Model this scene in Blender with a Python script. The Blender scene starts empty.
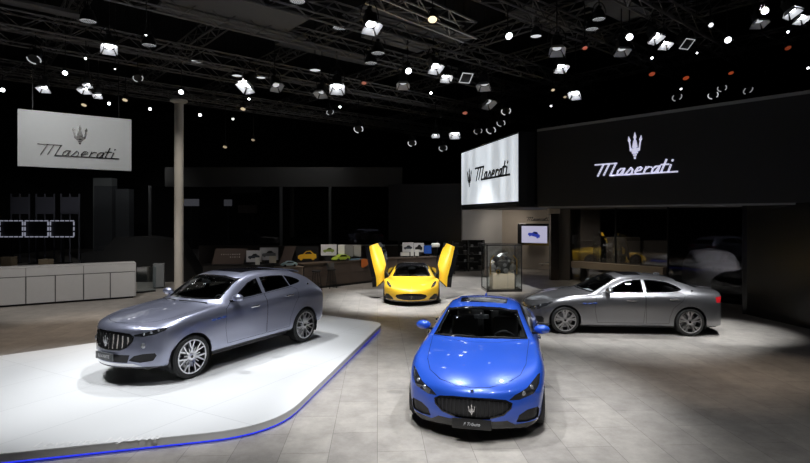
import bpy, bmesh, math, random
from math import sin, cos, pi, radians
from mathutils import Vector, Matrix
from mathutils.bvhtree import BVHTree
random.seed(7)
S = bpy.context.scene
COL = S.collection
V3 = Vector

# ------------------------------------------------------------------ helpers
def link(o):
    COL.objects.link(o); return o

def tag(o, label=None, cat=None, group=None, kind=None):
    if label: o['label'] = label
    if cat: o['category'] = cat
    if group: o['group'] = group
    if kind: o['kind'] = kind
    return o

def thing(name, label, cat, loc=(0, 0, 0), rotz=0.0, group=None):
    o = bpy.data.objects.new(name, None)
    o.empty_display_size = .2
    o.location = loc; o.rotation_euler = (0, 0, rotz)
    link(o)
    return tag(o, label, cat, group)

def empty_part(name, parent, loc=(0, 0, 0), rotz=0.0):
    o = bpy.data.objects.new(name, None); link(o)
    o.parent = parent; o.location = loc; o.rotation_euler = (0, 0, rotz)
    return o

class MB:
    """collects shapes into one bmesh"""
    def __init__(self): self.bm = bmesh.new()
    def face(self, pts):
        vs = [self.bm.verts.new(p) for p in pts]
        try: return self.bm.faces.new(vs)
        except ValueError: return None
    def box(self, c, s, bevel=0.0, M=None, seg=2):
        t = bmesh.new()
        bmesh.ops.create_cube(t, size=1.0)
        for v in t.verts: v.co = V3((v.co.x*s[0], v.co.y*s[1], v.co.z*s[2]))
        if bevel > 0:
            bmesh.ops.bevel(t, geom=t.edges[:], offset=bevel, segments=seg, affect='EDGES', profile=.5)
        for v in t.verts:
            v.co = v.co + V3(c)
            if M is not None: v.co = M @ v.co
        self.add(t); return self
    def add(self, t):
        me = bpy.data.meshes.new('tmp'); t.to_mesh(me); t.free()
        self.bm.from_mesh(me); bpy.data.meshes.remove(me)
    def tube(self, pts, r, n=8, cap=True, M=None):
        pts = [V3(p) for p in pts]
        if M is not None: pts = [M @ p for p in pts]
        rs = r if isinstance(r, (list, tuple)) else [r]*len(pts)
        rings = []; prev = None
        for i, p in enumerate(pts):
            d = (pts[min(i+1, len(pts)-1)] - pts[max(i-1, 0)]).normalized()
            if prev is None:
                a = d.orthogonal().normalized()
            else:
                a = (prev - d*prev.dot(d))
                a = a.normalized() if a.length > 1e-6 else d.orthogonal().normalized()
            prev = a; b = d.cross(a)
            rings.append([self.bm.verts.new(p + (a*cos(2*pi*k/n) + b*sin(2*pi*k/n))*rs[i]) for k in range(n)])
        for r0, r1 in zip(rings, rings[1:]):
            for k in range(n):
                self.bm.faces.new((r0[k], r0[(k+1) % n], r1[(k+1) % n], r1[k]))
        if cap:
            self.bm.faces.new(rings[0][::-1]); self.bm.faces.new(rings[-1])
        return self
    def lathe(self, prof, M=None, n=24, close=False):
        """prof: (radius, height) about local z"""
        M = M or Matrix.Identity(4)
        rings = []
        for r, h in prof:
            if r < 1e-6: rings.append([self.bm.verts.new(M @ V3((0, 0, h)))])
            else: rings.append([self.bm.verts.new(M @ V3((r*cos(2*pi*k/n), r*sin(2*pi*k/n), h))) for k in range(n)])
        prs = list(zip(rings, rings[1:]))
        if close: prs.append((rings[-1], rings[0]))
        for a, b in prs:
            for k in range(n):
                k2 = (k+1) % n
                if len(a) == 1 and len(b) == 1: continue
                if len(a) == 1: self.bm.faces.new((a[0], b[k2], b[k]))
                elif len(b) == 1: self.bm.faces.new((a[k], a[k2], b[0]))
                else: self.bm.faces.new((a[k], a[k2], b[k2], b[k]))
        return self
    def prism(self, poly, M, d0, d1):
        """2-D polygon extruded along local z of M from d0 to d1"""
        a = [self.bm.verts.new(M @ V3((x, y, d0))) for x, y in poly]
        b = [self.bm.verts.new(M @ V3((x, y, d1))) for x, y in poly]
        n = len(poly)
        self.bm.faces.new(a[::-1]); self.bm.faces.new(b)
        for k in range(n):
            self.bm.faces.new((a[k], a[(k+1) % n], b[(k+1) % n], b[k]))
        return self
    def sphere(self, c, r, u=16, v=10, M=None):
        t = bmesh.new()
        bmesh.ops.create_uvsphere(t, u_segments=u, v_segments=v, radius=1)
        rr = r if isinstance(r, (list, tuple)) else (r, r, r)
        for q in t.verts:
            q.co = V3((q.co.x*rr[0]+c[0], q.co.y*rr[1]+c[1], q.co.z*rr[2]+c[2]))
            if M is not None: q.co = M @ q.co
        self.add(t); return self
    def build(self, name, mat, parent=None, smooth=True, angle=35, fix=True):
        if fix: bmesh.ops.recalc_face_normals(self.bm, faces=self.bm.faces[:])
        me = bpy.data.meshes.new(name); self.bm.to_mesh(me); self.bm.free()
        if smooth:
            me.polygons.foreach_set('use_smooth', [True]*len(me.polygons))
            me.set_sharp_from_angle(angle=radians(angle))
        me.materials.append(mat)
        o = bpy.data.objects.new(name, me); link(o)
        if parent is not None: o.parent = parent
        return o

def frame(o, x, y, z=None):
    """matrix with axes x,y,z and origin o"""
    x = V3(x).normalized(); y = V3(y)
    y = (y - x*y.dot(x)).normalized(); z = x.cross(y)
    M = Matrix.Identity(4)
    for i, a in enumerate((x, y, z)):
        for k in range(3): M[k][i] = a[k]
    for k in range(3): M[k][3] = o[k]
    return M

def aim(o, d):
    """matrix whose local -z... +z axis points along d"""
    d = V3(d).normalized()
    x = d.cross(V3((0, 0, 1)))
    if x.length < 1e-4: x = V3((1, 0, 0))
    x.normalize(); y = d.cross(x)
    M = Matrix.Identity(4)
    for i, a in enumerate((x, y, d)):
        for k in range(3): M[k][i] = a[k]
    for k in range(3): M[k][3] = o[k]
    return M

# ------------------------------------------------------------------ materials
MATS = {}
def mat(name, col=(.5, .5, .5), rough=.5, metal=0.0, coat=0.0, emit=None, estr=0.0, noise=0.0, nscale=8.0, spec=.5, coat_rough=.015):
    if name in MATS: return MATS[name]
    m = bpy.data.materials.new(name); m.use_nodes = True
    nt = m.node_tree; b = nt.nodes['Principled BSDF']
    b.inputs['Base Color'].default_value = (*col, 1)
    b.inputs['Roughness'].default_value = rough
    b.inputs['Metallic'].default_value = metal
    b.inputs['Coat Weight'].default_value = coat
    b.inputs['Coat Roughness'].default_value = coat_rough
    b.inputs['Specular IOR Level'].default_value = spec
    if emit:
        b.inputs['Emission Color'].default_value = (*emit, 1)
        b.inputs['Emission Strength'].default_value = estr
    if noise > 0:
        tc = nt.nodes.new('ShaderNodeTexCoord'); nz = nt.nodes.new('ShaderNodeTexNoise')
        nz.inputs['Scale'].default_value = nscale; nz.inputs['Detail'].default_value = 4
        mx = nt.nodes.new('ShaderNodeMix'); mx.data_type = 'RGBA'
        mx.inputs[6].default_value = (*[c*(1-noise) for c in col], 1)
        mx.inputs[7].default_value = (*[min(1, c*(1+noise)) for c in col], 1)
        nt.links.new(tc.outputs['Object'], nz.inputs['Vector'])
        nt.links.new(nz.outputs['Fac'], mx.inputs[0])
        nt.links.new(mx.outputs[2], b.inputs['Base Color'])
    MATS[name] = m; return m

def glass(name, tint=(.5, .5, .5), refl=.06, rough=0.0, fres=1.45):
    if name in MATS: return MATS[name]
    m = bpy.data.materials.new(name); m.use_nodes = True
    nt = m.node_tree; nt.nodes.clear()
    out = nt.nodes.new('ShaderNodeOutputMaterial'); mix = nt.nodes.new('ShaderNodeMixShader')
    tr = nt.nodes.new('ShaderNodeBsdfTransparent'); gl = nt.nodes.new('ShaderNodeBsdfGlossy')
    lw = nt.nodes.new('ShaderNodeLayerWeight'); pw = nt.nodes.new('ShaderNodeMath'); pw.operation = 'POWER'; pw.inputs[1].default_value = 5
    fr = nt.nodes.new('ShaderNodeMath'); fr.operation = 'MULTIPLY_ADD'; f0 = ((fres-1)/(fres+1))**2; fr.inputs[1].default_value = 1-f0; fr.inputs[2].default_value = f0
    nt.links.new(lw.outputs['Facing'], pw.inputs[0]); nt.links.new(pw.outputs[0], fr.inputs[0])
    mx = nt.nodes.new('ShaderNodeMath'); mx.operation = 'MAXIMUM'; mx.inputs[1].default_value = refl
    tr.inputs['Color'].default_value = (*tint, 1)
    gl.inputs['Roughness'].default_value = rough; gl.inputs['Color'].default_value = (1, 1, 1, 1)
    nt.links.new(fr.outputs[0], mx.inputs[0]); nt.links.new(mx.outputs[0], mix.inputs[0])
    nt.links.new(tr.outputs[0], mix.inputs[1]); nt.links.new(gl.outputs[0], mix.inputs[2])
    nt.links.new(mix.outputs[0], out.inputs[0])
    MATS[name] = m; return m

def floor_mat():
    m = bpy.data.materials.new('stone_tiles'); m.use_nodes = True
    nt = m.node_tree; b = nt.nodes['Principled BSDF']
    tc = nt.nodes.new('ShaderNodeTexCoord'); mp = nt.nodes.new('ShaderNodeMapping')
    mp.inputs['Rotation'].default_value = (0, 0, radians(87))
    br = nt.nodes.new('ShaderNodeTexBrick')
    br.inputs['Color1'].default_value = (.42, .39, .355, 1); br.inputs['Color2'].default_value = (.345, .32, .295, 1)
    br.inputs['Mortar'].default_value = (.20, .185, .17, 1)
    br.inputs['Scale'].default_value = 1; br.inputs['Mortar Size'].default_value = .004
    br.inputs['Brick Width'].default_value = 1.2; br.inputs['Row Height'].default_value = .6
    br.inputs['Bias'].default_value = 0
    nz = nt.nodes.new('ShaderNodeTexNoise'); nz.inputs['Scale'].default_value = 2.6; nz.inputs['Detail'].default_value = 10
    nz.inputs['Roughness'].default_value = .75
    rp = nt.nodes.new('ShaderNodeMapRange'); rp.inputs[1].default_value = .3; rp.inputs[2].default_value = .7
    rp.inputs[3].default_value = .66; rp.inputs[4].default_value = 1.12
    mul = nt.nodes.new('ShaderNodeVectorMath'); mul.operation = 'SCALE'
    nt.links.new(tc.outputs['Object'], mp.inputs[0]); nt.links.new(mp.outputs[0], br.inputs['Vector'])
    nt.links.new(tc.outputs['Object'], nz.inputs['Vector']); nt.links.new(nz.outputs['Fac'], rp.inputs[0])
    nt.links.new(br.outputs['Color'], mul.inputs[0]); nt.links.new(rp.outputs[0], mul.inputs['Scale'])
    nt.links.new(mul.outputs[0], b.inputs['Base Color'])
    b.inputs['Roughness'].default_value = .42; b.inputs['Specular IOR Level'].default_value = .35
    return m

BLACK = mat('black_plastic', (.012, .012, .013), .45)
GLOSSB = mat('black_gloss', (.008, .008, .009), .12, coat=.5)
RUBBER = mat('tyre_rubber', (.014, .014, .014), .65, noise=.2)
CHROME = mat('chrome', (.8, .8, .82), .12, 1.0)
ALU = mat('machined_aluminium', (.72, .72, .74), .28, 1.0)
DARKALU = mat('dark_alloy', (.10, .10, .11), .35, .9)
LINING = mat('cabin_lining', (.022, .022, .022), .9)
LEATHER = mat('dark_leather', (.09, .087, .085), .5, noise=.15)
TAILRED = mat('red_lamp_glass', (.45, .01, .015), .15, coat=1)
HEADG = mat('headlamp_glass', (.02, .021, .024), .08, coat=1)
LAMPSILVER = mat('lamp_reflector', (.34, .35, .38), .15, .6, coat=1)
WSGLASS = glass('windscreen_glass', (.80, .83, .84), .05)
SIDEGLASS = glass('tinted_side_glass', (.24, .245, .25), .07)
ROOFGLASS = mat('dark_roof_glass', (.006, .006, .008), .12, spec=.3, coat=.2)
PLATE = mat('plate_dark', (.012, .012, .013), .4)
PLATEW = mat('plate_letters', (.6, .6, .62), .4)

# ------------------------------------------------------------------ lettering
def script_strokes():
    """pieces of a slanted signature, cap height 1"""
    st = [[(-.45, .97), (1.42, .97)], [(.30, .97), (.10, .0)], [(.80, .97), (.62, .05)], [(1.36, .97), (1.2, 0), (1.55, 0)]]
    def a(x): return [[(x+.5, .5), (x+.2, .5), (x+.02, .34), (x+.02, .1), (x+.14, 0), (x+.3, .06), (x+.5, .5)], [(x+.5, .5), (x+.47, .1), (x+.55, 0)]]
    st += a(1.75)
    st += [[(2.45, 0), (2.78, .52), (2.95, .38), (2.98, .12), (2.85, 0), (2.55, 0)]]
    st += [[(3.25, .22), (3.6, .28), (3.68, .44), (3.55, .53), (3.35, .48), (3.22, .22), (3.3, .04), (3.5, 0), (3.75, 0)]]
    st += [[(3.95, 0), (4.0, .52)], [(3.97, .3), (4.2, .5), (4.42, .46)]]
    st += a(4.55)
    st += [[(5.38, .98), (5.3, .1), (5.38, 0)], [(5.12, .6), (5.66, .6)]]
    st += [[(5.85, .55), (5.83, .05), (5.9, 0)], [(5.86, .82), (5.86, .92)]]
    st += [[(1.3, 0), (6.5, 0)]]
    return [[(x + .34*y, y) for x, y in s] for s in st]

def strokes(mb, sts, M, w, d):
    for s in sts:
        for (x0, y0), (x1, y1) in zip(s, s[1:]):
            L = math.hypot(x1-x0, y1-y0)
            if L < 1e-6: continue
            ux, uy = (x1-x0)/L, (y1-y0)/L; h = w/2
            mb.prism([(x0-ux*h*.6+uy*h, y0-uy*h*.6-ux*h), (x1+ux*h*.6+uy*h, y1+uy*h*.6-ux*h),
                      (x1+ux*h*.6-uy*h, y1+uy*h*.6+ux*h), (x0-ux*h*.6-uy*h, y0-uy*h*.6+ux*h)], M, 0, d)

def trident(mb, M, h, d):
    P = []
    P.append([(0, 1), (-.07, .80), (0, .70), (.07, .80)])
    P.append([(-.035, .76), (-.06, .2), (.06, .2), (.035, .76)])
    for s in (1, -1):
        P.append([(s*.30, .86), (s*.20, .70), (s*.27, .62), (s*.34, .70)])
        P.append([(s*.24, .68), (s*.17, .36), (s*.24, .36), (s*.295, .68)])
        P.append([(s*.06, .40), (s*.06, .26), (s*.24, .30), (s*.24, .40)])
        P.append([(s*.07, .70), (s*.13, .42), (s*.06, .42)])
    P.append([(-.16, .26), (-.13, .20), (.13, .20), (.16, .26)])
    P.append([(-.09, .18), (-.07, .11), (.07, .11), (.09, .18)])
    P.append([(-.05, .09), (-.04, 0), (.04, 0), (.05, .09)])
    for p in P:
        mb.prism([(x*h, y*h) for x, y in p], M, 0, d)

def text_part(name, txt, M, size, depth, m, parent, shear=0.0, extra=0.0):
    cu = bpy.data.curves.new('txt', 'FONT'); cu.body = txt; cu.size = size; cu.extrude = depth; cu.shear = shear
    cu.align_x = 'CENTER'; cu.align_y = 'CENTER'; cu.offset = extra
    t = bpy.data.objects.new('txt', cu); COL.objects.link(t)
    dg = bpy.context.evaluated_depsgraph_get()
    me = bpy.data.meshes.new_from_object(t.evaluated_get(dg))
    bpy.data.objects.remove(t); bpy.data.curves.remove(cu)
    me.transform(M); me.name = name
    me.materials.clear(); me.materials.append(m)
    o = bpy.data.objects.new(name, me); link(o); o.parent = parent
    return o

# ------------------------------------------------------------------ cars
def inpoly(x, y, P):
    c = False; n = len(P)
    for i in range(n):
        x0, y0 = P[i]; x1, y1 = P[i-1]
        if (y0 > y) != (y1 > y) and x < (x1-x0)*(y-y0)/(y1-y0)+x0: c = not c
    return c

def offset_poly(P, d):
    A = sum(P[i-1][0]*P[i][1]-P[i][0]*P[i-1][1] for i in range(len(P)))
    s = 1 if A > 0 else -1
    out = []; n = len(P)
    for i in range(n):
        p0, p1, p2 = V3((*P[i-1], 0)), V3((*P[i], 0)), V3((*P[(i+1) % n], 0))
        a = (p1-p0).normalized(); b = (p2-p1).normalized()
        na, nb = V3((-a.y, a.x, 0))*s, V3((-b.y, b.x, 0))*s
        m = na+nb
        if m.length < 1e-5: m = na
        m.normalize()
        k = max(.5, m.dot(na))
        q = p1+m*(d/k); out.append((q.x, q.y))
    return out

def smooth_poly(P, it=2):
    for _ in range(it):
        Q = []
        for i in range(len(P)):
            a, b = P[i], P[(i+1) % len(P)]
            Q += [(a[0]*.75+b[0]*.25, a[1]*.75+b[1]*.25), (a[0]*.25+b[0]*.75, a[1]*.25+b[1]*.75)]
        P = Q
    return P

AX = {'side': (V3((1, 0, 0)), V3((0, 0, 1))), 'front': (V3((0, 1, 0)), V3((0, 0, 1))), 'top': (V3((1, 0, 0)), V3((0, 1, 0)))}

def make_body(spec):
    st = spec['stations']; N = len(st); bow_w = spec.get('bow', .92)
    verts = []; idx = {}
    def bowx(xs, xc, y): return xc + (xs-xc)*min(1.2, (abs(y)/bow_w))**2.2
    def add(key, p):
        idx[key] = len(verts); verts.append(p)
    H = {}
    for i, (xs, xc, pts) in enumerate(st):
        for j, (y, z) in enumerate(pts):
            H['s', i, j] = (bowx(xs, xc, y), y, z)
    for nm, i in (('front', 0), ('rear', N-1)):
        rows = spec[nm]; xs, xc, pts = st[i]
        for j in range(5):
            zc, xcj = rows[j]; ys, zs = pts[j]
            xside = H['s', i, j][0]
            for k in range(6, 11):
                y = pts[k][0] * (ys/pts[5][0] if k < 10 else 1)
                t = abs(y)/ys
                H[nm[0], j, k] = (xcj + (xside-xcj)*t**2.2, y, zc+(zs-zc)*t**2)
    for key, p in H.items():
        add((key, 1), V3(p))
    for key, p in H.items():
        if abs(p[1]) < 1e-6: idx[(key, -1)] = idx[(key, 1)]
        else: add((key, -1), V3((p[0], -p[1], p[2])))
    faces = []
    def g(n, i, j, s):
        if n == 's': return idx[(('s', i, j), s)]
        e = 0 if n == 'f' else N-1
        if j == 5 or i == -1: return idx[(('s', e, j if i == -1 else j), s)]
        return idx[((n, i, j), s)]
    for s in (1, -1):
        for i in range(N-1):
            for j in range(10):
                faces.append([idx[(('s', i, j), s)], idx[(('s', i+1, j), s)], idx[(('s', i+1, j+1), s)], idx[(('s', i, j+1), s)]])
        for n, e in (('f', 0), ('r', N-1)):
            def q(j, k):
                if k == 5: return idx[(('s', e, j), s)]
                if j == 5: return idx[(('s', e, k), s)]
                return idx[((n, j, k), s)]
            for j in range(5):
                for k in range(5, 10):
                    faces.append([q(j, k), q(j, k+1), q(j+1, k+1), q(j+1, k)])
    me = bpy.data.meshes.new('cage'); T = [v.copy() for v in verts]
    me.from_pydata([tuple(v) for v in verts], [], faces)
    bm = bmesh.new(); bm.from_mesh(me); bmesh.ops.recalc_face_normals(bm, faces=bm.faces[:])
    top = max(bm.faces, key=lambda f: f.calc_center_median().z)
    if top.normal.z < 0: bmesh.ops.reverse_faces(bm, faces=bm.faces[:])
    bm.to_mesh(me); bm.free()
    o = bpy.data.objects.new('cage', me); COL.objects.link(o)
    sub = o.modifiers.new('s', 'SUBSURF'); sub.levels = 3; sub.render_levels = 3
    C = [v.copy() for v in T]; nv = len(T)
    for it in range(3):
        for v, c in zip(me.vertices, C): v.co = c
        me.update()
        bpy.context.view_layer.update()
        dg = bpy.context.evaluated_depsgraph_get()
        m2 = bpy.data.meshes.new_from_object(o.evaluated_get(dg))
        if it == 2: break
        for k in range(nv): C[k] = C[k] + (T[k]-m2.vertices[k].co)*.75
        bpy.data.meshes.remove(m2)
    bpy.data.objects.remove(o); bpy.data.meshes.remove(me)
    bm = bmesh.new(); bm.from_mesh(m2); bpy.data.meshes.remove(m2)
    return bm

class Body:
    def __init__(self, spec):
        self.bm = make_body(spec)
        self.lay = self.bm.faces.layers.int.new('tag'); self.names = ['body']
        self.bvh = BVHTree.FromBMesh(self.bm)
    def tid(self, n):
        if n not in self.names: self.names.append(n)
        return self.names.index(n)
    def cut(self, poly, view, filt):
        bm = self.bm; ux, uz = AX[view]
        n = len(poly)
        bx = (min(p[0] for p in poly)-.05, max(p[0] for p in poly)+.05, min(p[1] for p in poly)-.05, max(p[1] for p in poly)+.05)
        def near(f):
            c = f.calc_center_median(); u, v = c.dot(ux), c.dot(uz)
            return bx[0]-.1 < u < bx[1]+.1 and bx[2]-.1 < v < bx[3]+.1 and filt(c, f.normal)
        cand = {f for f in bm.faces if near(f)}
        for i in range(n):
            a, b = poly[i-1], poly[i]
            d = (b[0]-a[0], b[1]-a[1])
            if math.hypot(*d) < 1e-6: continue
            lo = (min(a[0], b[0])-.004, min(a[1], b[1])-.004); hi = (max(a[0], b[0])+.004, max(a[1], b[1])+.004)
            fs = []
            for f in cand:
                us = [w.co.dot(ux) for w in f.verts]; vs = [w.co.dot(uz) for w in f.verts]
                if max(us) < lo[0] or min(us) > hi[0] or max(vs) < lo[1] or min(vs) > hi[1]: continue
                fs.append(f)
            if not fs: continue
            geom = set(fs)
            for f in fs: geom.update(f.edges); geom.update(f.verts)
            ret = bmesh.ops.bisect_plane(bm, geom=list(geom), dist=1e-6, plane_co=ux*a[0]+uz*a[1], plane_no=ux*d[1]-uz*d[0])
            cand = {f for f in cand if f.is_valid} | {f for f in ret['geom'] if isinstance(f, bmesh.types.BMFace) and f.is_valid}
        out = []
        for f in cand:
            c = f.calc_center_median()
            if inpoly(c.dot(ux), c.dot(uz), poly) and filt(c, f.normal): out.append(f)
        return out
    def region(self, name, poly, view, filt, ring=0.0, ring_name='gap', over=('body',)):
        ok = {self.tid(n) for n in over}
        t = self.tid(name)
        for f in self.cut(poly, view, filt):
            if f[self.lay] in ok: f[self.lay] = t
        if ring > 0:
            rt = self.tid(ring_name)
            inner = set(self.cut(offset_poly(poly, ring), view, filt))
            for f in self.bm.faces:
                if f[self.lay] == t and f not in inner: f[self.lay] = rt
    def surf(self, o, d):
        h = self.bvh.ray_cast(V3(o), V3(d).normalized())
        return h[0], h[1]
    def mesh(self, tags, name, m, parent, off=0.0, flip=False, all_but=None):
        self.bm.normal_update()
        ids = {self.tid(t) for t in tags} if all_but is None else set(range(len(self.names)))-{self.tid(t) for t in all_but}
        vs = {}; co = []; no = []; fs = []
        for f in self.bm.faces:
            if f[self.lay] in ids:
                q = []
                for v in f.verts:
                    if v not in vs:
                        vs[v] = len(co); co.append(v.co + v.normal*off); no.append(v.normal.copy())
                    q.append(vs[v])
                fs.append(q[::-1] if flip else q)
        if not fs: return None
        me = bpy.data.meshes.new(name)
        me.from_pydata(co, [], fs)
        me.polygons.foreach_set('use_smooth', [True]*len(me.polygons))
        me.update()
        if not flip: me.normals_split_custom_set_from_vertices([tuple(n) for n in no])
        me.materials.append(m)
        o = bpy.data.objects.new(name, me); link(o); o.parent = parent
        return o

def make_wheel(parent, loc, s, r, rimr, style, width=.25, face=ALU, pocket=DARKALU):
    w = empty_part('wheel', parent, loc, 0 if s > 0 else pi)
    M = Matrix.Rotation(-pi/2, 4, 'X')       # local z -> +y
    t = MB(); h = width/2
    t.lathe([(rimr*.99, -h*.85), (rimr+.02, -h), (r-.03, -h*.98), (r-.006, -h*.8), (r, -h*.5), (r, h*.5), (r-.006, h*.8), (r-.03, h*.98), (rimr+.015, h), (rimr*.99, h*.9)], M, 48)
    t.build('tyre', RUBBER, w)
    b = MB()
    b.lathe([(rimr, h*.92), (rimr-.012, h*.93), (rimr-.02, h*.75), (rimr-.035, h*.2), (rimr-.04, -h*.8)], M, 48)
    b.build('rim_barrel', pocket, w)
    d = MB(); d.lathe([(.0, h*.1), (rimr*.72, h*.1), (rimr*.72, h*-.05), (0, h*-.05)], M, 32); d.build('brake_disc', mat('brake_steel', (.3, .3, .31), .35, 1), w)
    f = MB()
    f.lathe([(rimr+.004, h*.90), (rimr+.004, h*.98), (rimr-.016, h*.98), (rimr-.016, h*.86)], M, 48)
    def spoke(a0, r0, w0, a1, r1, w1, y0=.80, y1=.93, th=.035):
        for q in (0,):
            d0 = V3((cos(a0), 0, sin(a0))); d1 = V3((cos(a1), 0, sin(a1)))
            p0, p1 = d0*r0, d1*r1
            dd = (p1-p0).normalized(); n = V3((-dd.z, 0, dd.x))
            vs = []
            for p, ww, yy in ((p0, w0, y0*h), (p1, w1, y1*h)):
                for sx, dy in ((-1, 0), (1, 0), (1.15, -th), (-1.15, -th)):
                    vs.append(f.bm.verts.new(p+n*(sx*ww/2)+V3((0, yy+dy, 0))))
            for k in range(4):
                f.bm.faces.new((vs[k], vs[(k+1) % 4], vs[4+(k+1) % 4], vs[4+k]))
            f.bm.faces.new(vs[:4][::-1]); f.bm.faces.new(vs[4:])
    R = rimr-.008
    if style == 'twin5':
        for k in range(5):
            a = pi/2+k*2*pi/5
            for e in (-1, 1):
                spoke(a+e*.22, .05, .035, a+e*.155, R, .030)
                spoke(a+e*.155+e*.0, R*.55, .02, a+e*.37, R, .016)
    elif style == 'y10':
        for k in range(7):
            a = pi/2+k*2*pi/7
            spoke(a, .05, .040, a, R*.52, .034)
            for e in (-1, 1):
                spoke(a, R*.42, .026, a+e*.20, R, .022)
            spoke(a+pi/7, .05, .020, a+pi/7, R*.6, .012)
    else:
        for k in range(10):
            a = pi/2+k*2*pi/10
            spoke(a, .05, .036, a+(.06 if k % 2 else -.06), R, .030)
    f.lathe([(0, h*.86), (.03, h*.86), (.07, h*.80), (.085, h*.6)], M, 24)
    f.build('rim_face', face, w, angle=25)
    c = MB(); c.lathe([(0, h*.9), (.028, h*.89), (.03, h*.8)], M, 16); c.build('hub_cap', GLOSSB, w)
    return w

def seat(name, parent, c, w=.5, m=LEATHER, back=.62, lean=.22):
    b = MB()
    b.box((c[0]+.02, c[1], c[2]), (.52, w, .16), .05)
    M = Matrix.Translation(V3((c[0]-.24, c[1], c[2]+.02))) @ Matrix.Rotation(-lean, 4, 'Y')
    b.box((0, 0, back/2), (.14, w*.94, back), .05, M)
    b.box((-.01, 0, back+.10), (.09, .26, .17), .035, M)
    return b.build(name, m, parent)

def build_car(spec, name, label, loc, yaw, paint, cat='car', group=None):
    root = thing(name, label, cat, loc, yaw, group)
    B = Body(spec)
    xf, xr = spec['axles']; r = spec['r']
    side = lambda s: (lambda c, n: c.y*s > .45 and abs(n.y) > .12)
    for s in (1, -1):
        for xa, yr in ((xf, .55), (xr, .55)):
            ra = r+spec.get('arch', .05)
            B.region('delete', [(xa+ra*cos(2*pi*k/40), spec.get('arch_z', r)+ra*sin(2*pi*k/40)) for k in range(40)], 'side', (lambda s: (lambda c, n: c.y*s > .5))(s), over=('body',))
    rg = spec['regions']
    for (nm, poly, view, flt, ring, rname, both, sm) in rg:
        P = smooth_poly(poly, sm) if sm else poly
        if view == 'side':
            for s in (1, -1):
                sn = 'left' if s > 0 else 'right'
                B.region(nm+'|'+sn, P, view, (lambda s, flt: (lambda c, n: c.y*s > .40 and flt(c, n)))(s, flt), ring, rname, over=('body', 'delete_no'))
        elif both:
            for s in (1, -1):
                sn = 'left' if s > 0 else 'right'
                B.region(nm+'|'+sn, [(x, y*s) if view == 'top' else (x*s, y) for x, y in P], view, flt, ring, rname)
        else:
            B.region(nm, P, view, flt, ring, rname)
    mats = spec['mats']
    B.mesh(['body'], 'body_shell', paint, root)
    made = {}
    for t in list(B.names):
        base = t.split('|')[0]
        if base in ('body', 'gap', 'delete'): continue
        m = mats.get(base, paint)
        o = B.mesh([t], base, m, root, off=(-.02 if base in spec.get('recess', ()) else 0))
        made[t] = o
    B.mesh([], 'cabin_lining', LINING, root, off=-.028, flip=True,
           all_but=['delete'] + [t for t in B.names if mats.get(t.split('|')[0]) in (WSGLASS, SIDEGLASS)] + list(spec.get('nolining', [])))
    # underbody, arch liners
    u = MB(); xn, xt, zb = spec['ends']
    u.box(((xn+xt)/2, 0, zb+.03), (xn-xt-.5, 1.26, .05), .01)
    u.box(((xf+xr)/2, 0, zb+.03), (xf-xr-2*r-.16, 1.62, .05), .01)
    u.build('underbody', BLACK, root)
    for xa in (xf, xr):
        for s in (1, -1):
            li = MB()
            ra = r+spec.get('arch', .05)+.012; n = 24; zc = spec.get('arch_z', r)
            ring = [(xa+ra*cos(a), zc+ra*sin(a)) for a in [-.45+k*(pi+.9)/n for k in range(n+1)]]
            yo = spec['arch_y']*s; yi = .58*s
            for (x0, z0), (x1, z1) in zip(ring, ring[1:]):
                li.face([(x0, yo, z0), (x1, yo, z1), (x1, yi, z1), (x0, yi, z0)])
            li.face([(x, yi, z) for x, z in ring])
            li.build('wheel_arch_liner', BLACK, root, fix=False)
    for xa in (xf, xr):
        for s in (1, -1):
            make_wheel(root, (xa, s*(spec['track']), r), s, r, spec['rim'], spec['wheel'], face=spec.get('wheel_face', ALU))
    # cabin
    zf = spec['seat_z']
    for y in (.37, -.37): seat('front_seat', root, (spec['seat_x'], y, zf), .5)
    if spec.get('rear_x') is not None:
        for y in (.34, -.34): seat('rear_seat', root, (spec['rear_x'], y, zf+.02), .58, back=.56)
    d = MB(); dx, dz = spec['dash']
    d.box((dx, 0, dz), (.5, 1.36, .16), .06); d.box((dx-.18, .37, dz+.07), (.2, .4, .08), .03)
    d.box((dx-.5, 0, dz-.25), (.7, .26, .2), .04)
    d.build('dashboard', mat('dash_grey', (.30, .31, .32), .6), root)
    sw = MB(); Ms = Matrix.Translation(V3((dx-.36, .37, dz+.03))) @ Matrix.Rotation(radians(-65), 4, 'Y')
    for k in range(24):
        a0, a1 = 2*pi*k/24, 2*pi*(k+1)/24
        sw.tube([(.18*cos(a0), .18*sin(a0), 0), (.18*cos(a1), .18*sin(a1), 0)], .016, 6, M=Ms)
    sw.box((0, 0, 0), (.1, .12, .04), .02, Ms); sw.box((0, 0, 0), (.04, .34, .02), .005, Ms)
    sw.build('steering_wheel', BLACK, root)
    mrz = spec['mirror']
    for s in ((1, -1) if mrz else ()):
        q = MB(); mx, my, mz = mrz
        q.sphere((mx, s*my, mz), (.085, .125, .075), 20, 12)
        q.build('door_mirror', paint, root)
        q2 = MB(); q2.tube([(mx+.03, s*(my-.2), mz-.07), (mx+.02, s*(my-.05), mz-.05)], .022, 8)
        q2.sphere((mx-.045, s*my, mz-.005), (.05, .105, .06), 16, 10)
        q2.build('mirror_stalk', GLOSSB, root)
    im = MB(); im.box((spec['dash'][0]-.28, 0, spec['imz']), (.03, .24, .07), .012); im.tube([(spec['dash'][0]-.27, 0, spec['imz']), (spec['dash'][0]-.20, 0, spec['imz']+.07)], .012); im.build('inside_mirror', BLACK, root)
    wp = MB()
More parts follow.
